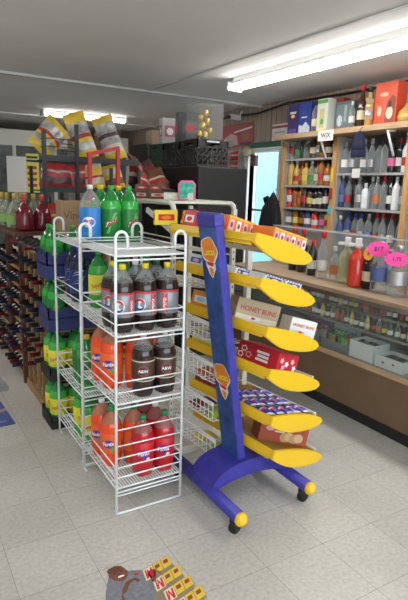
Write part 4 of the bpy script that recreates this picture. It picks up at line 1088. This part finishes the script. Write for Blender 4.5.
row(3.12,3.92,1.705,[('tall','clear','white','silver'),('tall','clear','silver','blue'),('tall','clear',None,'white'),('long','clear','white','silver'),('long','clear','silver','silver'),('tall','clear',None,'black'),('tall','clear',None,'black'),('tall','dark','pink','black'),('tall','dark','white','red'),('tall','white','red','silver')],'right bay top shelf',G)
row(3.12,3.92,1.375,[('long','blue','blue','silver'),('long','clear','red','silver'),('long','dark',None,'red'),('tall','clear','silver','silver'),('square','white','white','white'),('tall','clear',None,'white'),('tall','clear','orange','silver'),('tall','clear',None,'red'),('tall','dark','white','black'),('tall','white',None,'white'),('tall','clear','silver','white')],'right bay second shelf',G)
row(3.12,3.92,1.03,[('round','blue',None,'white'),('tall','blue','silver','blue'),('tall','clear','red','blue'),('tall','clear','silver','blue'),('tall','clear','blue','silver'),('long','clear','red','red'),('long','clear','silver','red'),('long','clear','white','red'),('long','clear','blue','red')],'right bay third shelf',G)
row(2.4,3.04,1.705,[('tall','clear',None,'silver'),('tall','white','red','white'),('tall','clear','red','red'),('tall','clear','silver','silver'),('tall','dark','white','black'),('tall','white','silver','white')],'near bay top shelf','bottles in the near liquor bay')
row(2.4,3.04,1.375,[('tall','white','silver','white'),('tall','clear',None,'silver'),('tall','clear','red','red'),('tall','dark','silver','black'),('tall','clear','silver','white'),('tall','white','red','white')],'near bay second shelf','bottles in the near liquor bay')
# small plastic tubs left bay low shelf, hanging things on the centre post
o=B().mat(M('bag_yellow',(.72,.48,.05),.35)).bbox(SX-.045,SX-.03,3.942,3.975,1.62,1.76,.004).build('price_card'); tag(o,'yellow card stuck on the middle wooden post','card')
o=B().mat(M('lab_red',(.55,.04,.04),.5)).bbox(SX-.043,SX-.03,3.942,3.975,1.45,1.56,.004).build('price_card'); tag(o,'red card on the middle wooden post, under the yellow one','card')
o=B().mat(M('lab_aqua',(.05,.45,.6),.5)).bbox(SX-.044,SX-.03,3.945,3.975,1.30,1.38,.004).build('price_card'); tag(o,'aqua card on the middle wooden post, lowest of three','card')
# ---- top board
TB=empty('top_board','long wooden board above the liquor shelves, carrying boxed bottles','shelf',(3.70,2.2,2.06))
B().mat(oak_y).bbox(0,.39,0,2.58,.0,.05,.004).build('board',TB)
for y in (.66,2.06,2.40):
    pass
for y in (1.03,1.86):
    b=B().mat(white_paper)
    m=Matrix.Translation((.03,y,-.005)); b.tube([(.02,y,-.006),(.125,y,-.215)],.011,6); b.tube([(.02,y,-.008),(.118,y,-.008)],.010,6); b.build('bracket',TB)
tz=2.1105
def topbox(label,y,w,h,col,deco,d=.12,x=3.80,rz=-PI/2,cg=None): return carton(label,(w,d,h),M4(x,y+w,tz,rz+.0),col,cg,'bottle_box','box',deco)
def deco_purple(t,l,d,h):
    e=B(); flat(rect(l*.2,l*.8,h*.68,h*.75),wht,e,FR,.0002); flat(ell(l*.2,h*.06,14,l*.5,h*.6),M('print_gold',(.9,.5,.05),.5),e,FR,.0004); flat(rect(l*.1,l*.9,h*.05,h*.2),M('print_violet',(.16,.08,.32),.5),e,FR,.0002); e.build('printed_face',t)
def deco_blue(t,l,d,h):
    e=B(); flat([(l*.05,h*.03),(l*.95,h*.03),(l*.95,h*.2),(l*.6,h*.38),(l*.35,h*.25),(l*.05,h*.3)],M('print_ice',(.62,.68,.78),.5),e,FR,.0002); flat(ell(l*.2,h*.09,14,l*.45,h*.66),M('print_cobalt',(.04,.07,.42),.5),e,FR,.0002); flat(rect(l*.25,l*.7,h*.5,h*.54),wht,e,FR,.0002); e.build('printed_face',t)
def deco_white(t,l,d,h):
    e=B(); flat(rect(l*.0+.004,l-.004,h*.86,h*.97),M('print_leaf2',(.12,.40,.10),.5),e,FR,.0002); flat(rect(l*.25,l*.7,h*.12,h*.7),M('print_straw',(.66,.58,.25),.5),e,FR,.0002); flat(ell(l*.15,h*.1,12,l*.48,h*.3),M('print_leaf2',(.12,.40,.10),.5),e,FR,.0004); flat(rect(.004,l-.004,.004,h*.08),yel,e,FR,.0002); e.build('printed_face',t)
def deco_teal(t,l,d,h):
    e=B(); flat(rect(l*.1,l*.9,h*.1,h*.9),M('print_slate2',(.16,.22,.24),.5),e,FR,.0002); flat(ell(l*.16,h*.2,14,l*.3,h*.35),M('print_ice',(.62,.68,.78),.5),e,FR,.0004); flat(rect(l*.55,l*.7,h*.3,h*.85),M('print_grey',(.4,.45,.45),.5),e,FR,.0004); e.build('printed_face',t)
topbox('purple gift box on the top board, leftmost',4.505,.165,.315,(.05,.03,.17),deco_purple)
topbox('blue and white gift box on the top board, second from the left',4.305,.19,.315,(.03,.06,.30),deco_blue)
topbox('white and green boxed bottle on the top board, above the white price card',4.04,.15,.31,(.72,.75,.66),deco_white,.10,3.78)
topbox('dark teal gift box on the top board, right of the white and green one',3.80,.22,.27,(.10,.14,.15),deco_teal,.12,3.86)
B().mat(M('lab_red',(.55,.04,.04),.5)).bbox(3.96,4.06,4.02,4.12,2.1105,2.44,.004).build('bottle_box'); o=bpy.data.objects['bottle_box.004'] if 'bottle_box.004' in bpy.data.objects else C.objects[-1]; tag(o,'red and white box behind the white and green boxed bottle','box')
def topbot(sh,liq,lab,cap,x,y,label,s=1.0):
    o=put_bot(sh,liq,lab,cap,(x,y,tz),-.9,label,'loose bottles on the top board'); o.scale=(s,s,s); return o
topbot('tall','clear','cream','black',3.81,4.245,'clear bottle between the blue gift box and the white boxed bottle on the top board',1.02)
topbot('tall','clear','white','white',3.78,3.715,'short clear bottle on the top board, right of the dark teal box',.80)
topbot('long','brown','cream','red',3.80,3.62,'dark red bottle with cream label on the top board',1.17)
topbot('long','gold','silver','black',3.79,3.52,'gold bottle with silver label and black cap, left of the orange gift box',1.08)
# orange box with arched window and bottle pictured
def deco_or(t,l,d,h):
    e=B(); flat([(l*.52,h*.05),(l*.97,h*.05),(l*.97,h*.62),(l*.80,h*.68),(l*.60,h*.55),(l*.52,h*.35)],M('print_maroon2',(.30,.06,.03),.5),e,FR,.0002)
    flat(ell(l*.16,h*.15,14,l*.72,h*.28),M('print_cream',(.75,.66,.50),.5),e,FR,.0005); flat(rect(l*.66,l*.78,h*.40,h*.55),M('print_dark',(.02,.015,.015),.5),e,FR,.0005)
    flat(ell(l*.2,h*.05,14,l*.42,h*.72),M('print_peach',(.95,.55,.35),.5),e,FR,.0005); flat(ell(l*.10,h*.12,12,l*.25,h*.34),M('print_peach',(.95,.55,.35),.5),e,FR,.0005)
    for k in range(3): flat(rect(d*.1,d*.9,h*(.15+.2*k),h*(.25+.2*k)),M('print_tan',(.62,.48,.33),.5),e,LF(),.0002)
    e.build('printed_face',t)
carton('large red-orange gift box on the top board',(.235,.13,.355),M4(3.80,3.47,tz,-PI/2),(.82,.11,.05),None,'bottle_box','box',deco_or)
carton('red box behind the gold decanter at the right end of the top board',(.16,.08,.30),M4(3.95,3.21,tz,-PI/2),(.55,.03,.06),None,'bottle_box','box',None)
t=empty('decanter','gold round-bellied decanter at the right end of the top board','bottle',(3.84,3.14,tz))
B().mat(LIQ['gold']).lathe([(.045,0),(.075,.01),(.082,.05),(.07,.095),(.035,.13),(.02,.16)],20).mat(CLG).lathe([(.02,.16),(.017,.28)],16,False,True).build('bottle_body',t)
B().mat(CAP['gold']).lathe([(.019,.28),(.021,.30),(.012,.325)],14).build('stopper',t)
# cards and hat hanging from the board
def card(label,x,y0,y1,z0,z1,txt=None,rz=0,mat=white_paper,tc=None):
    t=empty('price_card',label,'card',(x,(y0+y1)/2,z0)); w=y1-y0
    B().mat(mat).box(-.001,.001,-w/2,w/2,0,z1-z0).build('sheet',t)
    if txt: lettering(txt,(z1-z0)*.62,tc or M('ink_black',(.02,.02,.02),.6),t,mx=Matrix(((0,0,-1,-.0016),(-1,0,0,0),(0,1,0,(z1-z0)/2),(0,0,0,1))))
    t.rotation_euler=(0,0,rz); return t
card('white paper price card hanging from the top board under the white boxed bottle',3.6985,3.855,4.065,2.005,2.105,'W|X')
card('white paper card at the right edge, hanging from the top board',3.6985,2.84,3.0,1.99,2.09)
card('small white price card on the edge of the right bay second shelf',SX-.0115,3.62,3.72,1.66,1.745)
t=empty('knit_cap','dark navy knit cap hanging from the top board in front of the right bay','cap',(3.665,3.49,1.835))
m=M('navy_wool',(.012,.014,.045),.9,noise=.3,scale=80); b=B().mat(m)
b.lathe([(.075,0),(.08,.004),(.082,.05),(.079,.055)],20,mx=Matrix.Diagonal((.5,1,1,1))); b.build('brim',t)
B().mat(m).lathe([(.079,.045),(.076,.11),(.066,.16),(.045,.20),(.018,.222),(.004,.226)],20,mx=Matrix.Diagonal((.5,1,1,1))).build('crown',t)
B().mat(black_rubber).tube([(0,0,.224),(.0,0,.238),(.034,0,.262)],.003,6).build('hook',t)
# ------------------------------------------------------------------ bottles on the counter
CT=.873
G='large bottles on the counter'
BIG={'handle':[(.050,0),(.060,.006),(.061,.03),(.061,.185),(.052,.225),(.030,.255),(.020,.27),(.019,.305)],
 'jar':[(.046,0),(.052,.005),(.052,.19),(.040,.215),(.020,.235),(.018,.27)]}
SH.update(BIG)
def cbot(sh,liq,lab,cap,x,y,label,s=1,rz=-.9,pump=False):
    o=put_bot(sh,liq,lab,cap,(x,y,CT),rz,label,G); o.scale=(s,s,s)
    return o
cbot('long','dark','red','red',2.88,3.36,'dark bottle with red label and red cap, leftmost on the counter',1.1)
cbot('long','dark','cream','red',2.87,3.235,'dark bottle with cream label and red cap on the counter, second from the left',1.1)
cbot('tall','dark','white','red',2.83,3.075,'short dark bottle with white label and red cap on the counter, third from the left',.92)
cbot('long','clear','white','red',2.80,2.93,'clear bottle with white label and red cap on the counter',1.13)
cbot('tall','clear','orange','white',2.83,2.835,'clear bottle with orange label beside the pale yellow jug bottle',.85)
def tee(o):
    B().mat(CAP['white']).bbox(-.022,.022,-.022,.022,.287,.345,.006).bbox(-.07,.03,-.014,.014,.285,.308,.006).build('pour_handle',o)
o=cbot('handle','yellow',None,'white',2.83,2.715,'large pale yellow bottle with white pour cap on the counter',.96); tee(o)
o=cbot('handle','red',None,'white',2.79,2.575,'large bright red bottle with white pour cap on the counter',.98); tee(o)
B().mat(LAB['white']).lathe([(.0002,0)],3) if False else None
cbot('jar','dark','cream','black',2.81,2.475,'dark bottle with cream label and black cap, right of the bright red bottle',.92)
cbot('handle','clear','blue','silver',2.80,2.37,'large clear bottle with blue label behind the left pink price burst',1.05)
cbot('handle','clear','silver','silver',2.80,2.235,'large clear bottle with silver label behind the right pink price burst',1.02)
cbot('long','orange','red','red',2.93,2.29,'slim red-orange bottle behind the right pink price burst',.78)
cbot('long','white','silver','white',2.92,2.20,'slim frosted white bottle at the right edge of the photo',.82)
for i,y in enumerate((2.10,1.98,1.86)): cbot('tall',['clear','gold','clear'][i],['red','white','blue'][i],['white','gold','silver'][i],2.83,y,['clear bottle with red label just outside the right edge','gold bottle with white label just outside the right edge','clear bottle with blue label just outside the right edge'][i])
def starburst(label,x,y,z,rx,ry,mat,lines,rz):
    t=empty('price_burst',label,'price tag',(x,y,z),rz)
    b=B().mat(mat); P_=burst(rx,ry,13,.84)
    b.prism(P_,-.0012,.0012); b.build('card',t)
    for i,s in enumerate(lines): lettering(s,ry*.72,M('ink_black',(.02,.02,.02),.6),t,mx=FR@Matrix.Translation((0,(len(lines)-1)*ry*.32-i*ry*.62,.0014)))
    return t
npk=M('neon_pink_card',(.95,.06,.36),.6); nor=M('neon_orange_card',(.95,.50,.06),.6)
rz=-.72
starburst('pink starburst price tag on the counter bottles, left and higher one',2.715,2.335,1.165,.076,.054,npk,['$17'],rz)
starburst('pink starburst price tag on the counter bottles, right and lower one',2.715,2.185,1.118,.082,.048,npk,['1.75'],rz)
starburst('small orange starburst price tag beside the left pink one',2.75,2.445,1.12,.035,.048,nor,['8'],rz)
# ------------------------------------------------------------------ inside the display: minis, lighters, boxes
MP={}
mini_prof=[(.013,0),(.0165,.003),(.0165,.055),(.012,.072),(.0065,.082),(.006,.098)]
def mini(liq,lab,cap,loc,label,grp):
    k=(liq,lab,cap)
    if k not in MP:
        t=empty('miniature_bottle','','bottle'); B().mat(LIQ[liq]).lathe(mini_prof,10).build('bottle_body',t)
        B().mat(CAP[cap]).lathe([(.008,.084),(.0085,.103),(.007,.105)],8).build('cap',t)
        B().mat(LAB[lab]).lathe([(.0170,.014),(.0170,.042)],10,False,False).build('label',t); MP[k]=t; t.location=loc
    else: t=dup(MP[k],loc)
    return tag(t,label,'bottle',grp)
mk=[('amber','red','black'),('dark','white','black'),('brown','yellow','red'),('gold','cream','gold'),('clear','white','silver'),('amber','black','black'),('green','white','green'),('dark','red','red'),('clear','orange','white'),('brown','cream','gold')]
rr=random.Random(11)
for z,nm,x0 in ((.6315,'lower',2.672),(.7415,'upper',2.70)):
    n=32
    for i in range(n):
        liq,lab,cap=rr.choice(mk); y=3.46-i*.047-.004*rr.random()
        mini(liq,lab,cap,(x0+.012*rr.random(),y,z),'miniature %s bottle, %s label, %s cap, %s glass shelf, %s from left'%(liq,lab,cap,nm,nth(i)),'miniature bottles on the %s glass shelf'%nm)
LC={'red':(.65,.03,.03),'green':(.05,.45,.10),'orange':(.85,.25,.03),'purple':(.18,.05,.30),'black':(.02,.02,.02),'blue':(.04,.10,.45),'lime':(.30,.62,.08)}
LP={}
def lighter(c,loc,label,grp):
    if c not in LP:
        t=empty('lighter','','lighter'); B().mat(pet('lighter_'+c,LC[c])).bbox(-.011,.011,-.006,.006,0,.058,.004).build('lighter_body',t)
        B().mat(M('chrome_trim',(.55,.55,.55),.25,.9)).bbox(-.010,.010,-.0055,.0055,.0585,.074,.002).build('metal_top',t); LP[c]=t; t.location=loc
    else: t=dup(LP[c],loc)
    return tag(t,label,'lighter',grp)
acr=clear('tray_acrylic',(.85,.88,.92),.10)
for q,(y1,cols_) in enumerate([(3.02,['red','purple','orange','red','purple','blue','orange','red']),(2.735,['red','green','orange','black','green','lime','lime','green'])]):
    nm=['left','right'][q]
    t=empty('display_tray','clear tray of lighters in the display case, %s one'%nm,'tray',(2.66,y1-.26,.4255),0,'lighter trays in the display')
    b=B().mat(acr).box(0,.13,0,.26,0,.004).box(0,.004,0,.26,.004,.05).box(.126,.13,0,.26,.004,.135).box(.004,.126,0,.004,.004,.10).box(.004,.126,.256,.26,.004,.10); b.build('tray',t)
    B().mat(M('tray_back_'+nm,[(.20,.06,.28),(.30,.42,.50)][q],.6)).box(.118,.1255,.006,.254,.01,.15).build('header_card',t)
    for r_i in range(2):
        B().mat(acr).box(.025+.05*r_i,.06+.05*r_i,.006,.254,.0045,.0245+.022*r_i).build('riser',t)
        for i,c in enumerate(cols_):
            c2=cols_[(i+3*r_i)%8]
            lighter(c2,(2.66+.043+.05*r_i,y1-.024-i*.0305,.4255+.0250+.022*r_i),'%s pocket lighter, %s row of the %s tray, %s from left'%(c2,['front','back'][r_i],nm,nth(i)),'lighters in the %s tray'%nm)
def wbox(label,y0,l,d,h):
    t=empty('open_box',label,'box',(2.645,y0,.4255)); m=M('white_card',(.74,.73,.72),.6)
    b=B().mat(m).box(0,d,0,l,0,.004).box(0,.004,0,l,.004,h).box(d-.004,d,0,l,.004,h).box(.004,d-.004,0,.004,.004,h).box(.004,d-.004,l-.004,l,.004,h); b.build('box',t)
    return t
wbox('white open box with grey packets in the display, right of the lighter trays',2.235,.205,.16,.115)
wbox('low white open box with red dots at the right edge of the display',2.0,.22,.16,.075)
e=bpy.data.objects.get('open_box.001')
B().mat(prd).prism(ell(.010,.008,10,.07,.04),-.0012,-.0002,Matrix(((0,1,0,0),(1,0,0,0),(0,0,1,0),(0,0,0,1)))).prism(ell(.010,.008,10,.15,.035),-.0012,-.0002,Matrix(((0,1,0,0),(1,0,0,0),(0,0,1,0),(0,0,0,1)))).build('red_dot',e)
fo=[M('packet_grey',(.10,.10,.11),.3,.5),M('packet_silver',(.55,.55,.58),.3,.5),M('packet_dark',(.04,.035,.04),.4)]
k=0
for i in range(4):
    for j in range(2):
        o=pillow(.05,.06,.018,[(0,fo[(i+j)%3]),(.5,fo[(i+j+1)%3])],6,4,i*3+j).build('snack_packet'); o.matrix_basis=M4(2.69+j*.065,2.262+i*.050,.4255+.085,.3*(i-1),.15*(j*2-1)); tag(o,'small grey foil packet, taller white box, %s row, %s from right'%(['front','back'][j],nth(i)),'packet','packets in the taller white box')
B().mat(M('box_fill',(.05,.045,.04),.8)).box(.005,.155,.005,.200,.005,.083).build('inner_stack',bpy.data.objects['open_box'])
for i in range(3):
    o=pillow(.05,.12,.016,[(0,fo[2]),(.4,fo[0])],6,4,i).build('snack_packet'); o.matrix_basis=M4(2.725,2.045+i*.062,.4255+.046,PI/2); tag(o,'dark packet in the low white box, %s from the right'%nth(i),'packet','packets in the low white box')
B().mat(M('box_fill',(.05,.045,.04),.8)).box(.005,.155,.005,.215,.005,.045).build('inner_stack',e)
# ------------------------------------------------------------------ right wall by the doorway
wx=4.1
def wallprint(name,label,cat,y0,y1,z0,z1,mat,deco,th=.006):
    t=empty(name,label,cat,(wx-.001,y0,z0)); B().mat(mat).box(-th,0,0,y1-y0,0,z1-z0).build('sheet',t)
    e=B(); F=Matrix(((0,0,-1,-th-.0004),(-1,0,0,y1-y0),(0,1,0,0),(0,0,0,1))); deco(e,F,y1-y0,z1-z0); e.build('print',t); return t
def d_ban(e,F,l,h):
    flat(rect(.0,l,h*.86,h),M('print_maroon',(.35,.05,.04),.5),e,F,.0002); flat([(l*.05,h*.05),(l*.55,h*.1),(l*.5,h*.5),(l*.3,h*.62),(l*.1,h*.4)],pink,e,F,.0002)
    flat(rect(l*.1,l*.38,h*.04,h*.3),M('print_ash',(.45,.42,.42),.5),e,F,.0004); flat(ell(l*.12,h*.2,14,l*.75,h*.45),M('print_rust',(.40,.10,.05),.5),e,F,.0002); flat([(l*.4,h*.6),(l*.95,h*.75),(l*.95,h*.82),(l*.4,h*.68)],wht,e,F,.0002); flat(rect(l*.6,l*.95,h*.05,h*.18),M('print_dark',(.02,.015,.015),.5),e,F,.0002)
wallprint('poster','large red poster high on the right wall, left of the wood panelling','poster',5.70,6.46,2.075,2.375,M('poster_red2',(.42,.03,.04),.5),d_ban)
def d_pap(e,F,l,h):
    flat(rect(0,l,h*.80,h*.92),M('poster_red',(.60,.06,.05),.6),e,F,.0002); flat(rect(0,l,h*.0,h*.10),pink,e,F,.0002)
    for i in range(3): flat(rect(l*.15,l*.8,h*(.25+.16*i),h*(.31+.16*i)),M('print_ash',(.45,.42,.42),.5),e,F,.0002)
wallprint('notice','white paper notice with red bands on the wall by the liquor shelves','notice',5.02,5.32,2.06,2.30,white_paper,d_pap,.003)
cc=cam_loc=None
t=empty('security_camera','small white security camera under the ceiling above the red poster','camera',(3.98,5.95,2.43))
B().mat(M('camera_white',(.70,.70,.70),.4)).bbox(-.10,.06,-.035,.035,-.03,.035,.010).build('camera_body',t)
B().mat(black_rubber).lathe([(.024,0),(.026,.02)],14,mx=Matrix.Translation((-.10,0,0))@Matrix.Rotation(-PI/2,4,'Y')).build('lens',t)
B().mat(M('camera_white',(.70,.70,.70),.4)).tube([(.05,0,.02),(.08,0,.08),(.118,0,.08)],.010,8).build('bracket',t)
# red packets on hooks
t=empty('hook_board','white pegboard strip with hooks beside the doorway','rack',(4.099,5.87,1.75))
B().mat(M('peg_white',(.60,.60,.58),.5)).box(-.008,0,0,.50,0,.29).build('board',t)
b=B().mat(M('chrome_trim',(.55,.55,.55),.25,.9))
for i in range(2):
    for j in range(2): b.tube([(-.008,.13+.25*i,.275-.14*j),(-.10,.13+.25*i,.275-.14*j),(-.11,.13+.25*i,.285-.14*j)],.003,5)
b.build('hook',t)
for i in range(2):
    for j in range(2):
        o=pillow(.20,.115,.05,[(0,br_),(.3,M('bag_red2',(.5,.03,.05),.35)),(.55,bc),(.68,br_)],8,6,i+2*j).build('snack_packet')
        o.matrix_basis=Matrix.Translation((4.03,6.0+.25*i,1.955-.14*j))@Matrix.Rotation(-PI/2,4,'Z')@Matrix.Rotation(PI/2,4,'X'); tag(o,'red snack packet on the hooks beside the doorway, %s %s'%(['upper','lower'][j],['right','left'][i]),'packet','red packets on hooks')
t=empty('door_closer','brass and white lamp fitting above the doorway','lamp',(4.098,5.70,2.00)); t.name='wall_lamp'
B().mat(M('brass_toy',(.65,.42,.10),.3,.7)).lathe([(.04,0),(.04,.02),(.02,.03)],14,mx=Matrix.Rotation(-PI/2,4,'Y')).build('base',t)
B().mat(M('lamp_glass',(.50,.42,.28),.3)).lathe([(.02,.03),(.06,.06),(.07,.11),(.05,.15),(.01,.165)],16,mx=Matrix.Rotation(-PI/2,4,'Y')).build('lamp_shade',t)
o=B().mat(M('chime_brown',(.10,.04,.03),.5)).bbox(4.05,4.099,5.58,5.68,1.82,1.95,.006).build('door_chime'); tag(o,'dark brown box on the doorway edge under the lamp','chime')
o=card('white paper slip on the doorway frame, upper one',4.0685,5.79,5.84,1.62,1.78); o=card('white paper slip on the doorway frame, lower one',4.0685,5.79,5.84,1.36,1.52)
# black jacket on a coat stand by the shelf end
t=empty('jacket','black jacket hanging on the end of the liquor shelves by the doorway','jacket',(3.735,4.765,.90))
m=M('black_cloth',(.012,.012,.014),.85,noise=.4,scale=30); b=B().mat(m); rings=[(0,.085,.125),(.10,.085,.125),(.25,.08,.12),(.38,.07,.11),(.47,.055,.085),(.53,.04,.055),(.57,.025,.03),(.60,.012,.012)]
n=24; vs=[]
for z,rx,ry in rings:
    for k in range(n):
        a=2*PI*k/n; f=1+.16*math.sin(5*a+z*4)*(1 if z<.5 else .3); vs.append((rx*f*math.cos(a),ry*f*math.sin(a),z))
fs=[(i*n+k,i*n+(k+1)%n,(i+1)*n+(k+1)%n,(i+1)*n+k) for i in range(len(rings)-1) for k in range(n)]+[tuple(range(n))[::-1],tuple(range((len(rings)-1)*n,len(rings)*n))]
b.add(vs,fs,True); b.build('jacket_body',t)
for s in (-1,1):
    B().mat(m).tube([(0,s*.05,.50),(-.03,s*.10,.42),(-.05,s*.125,.25),(-.05,s*.12,.06)],.036,10).build('sleeve',t)
B().mat(m).tube([(-.01,.03,.50),(-.05,.05,.545),(-.055,.085,.53),(-.03,.09,.48)],.022,8).build('collar',t)
B().mat(M('chrome_trim',(.55,.55,.55),.25,.9)).tube([(0,0,.59),(0,0,.62),(.03,-.005,.63),(.04,-.002,.62)],.004,6).build('hook',t)
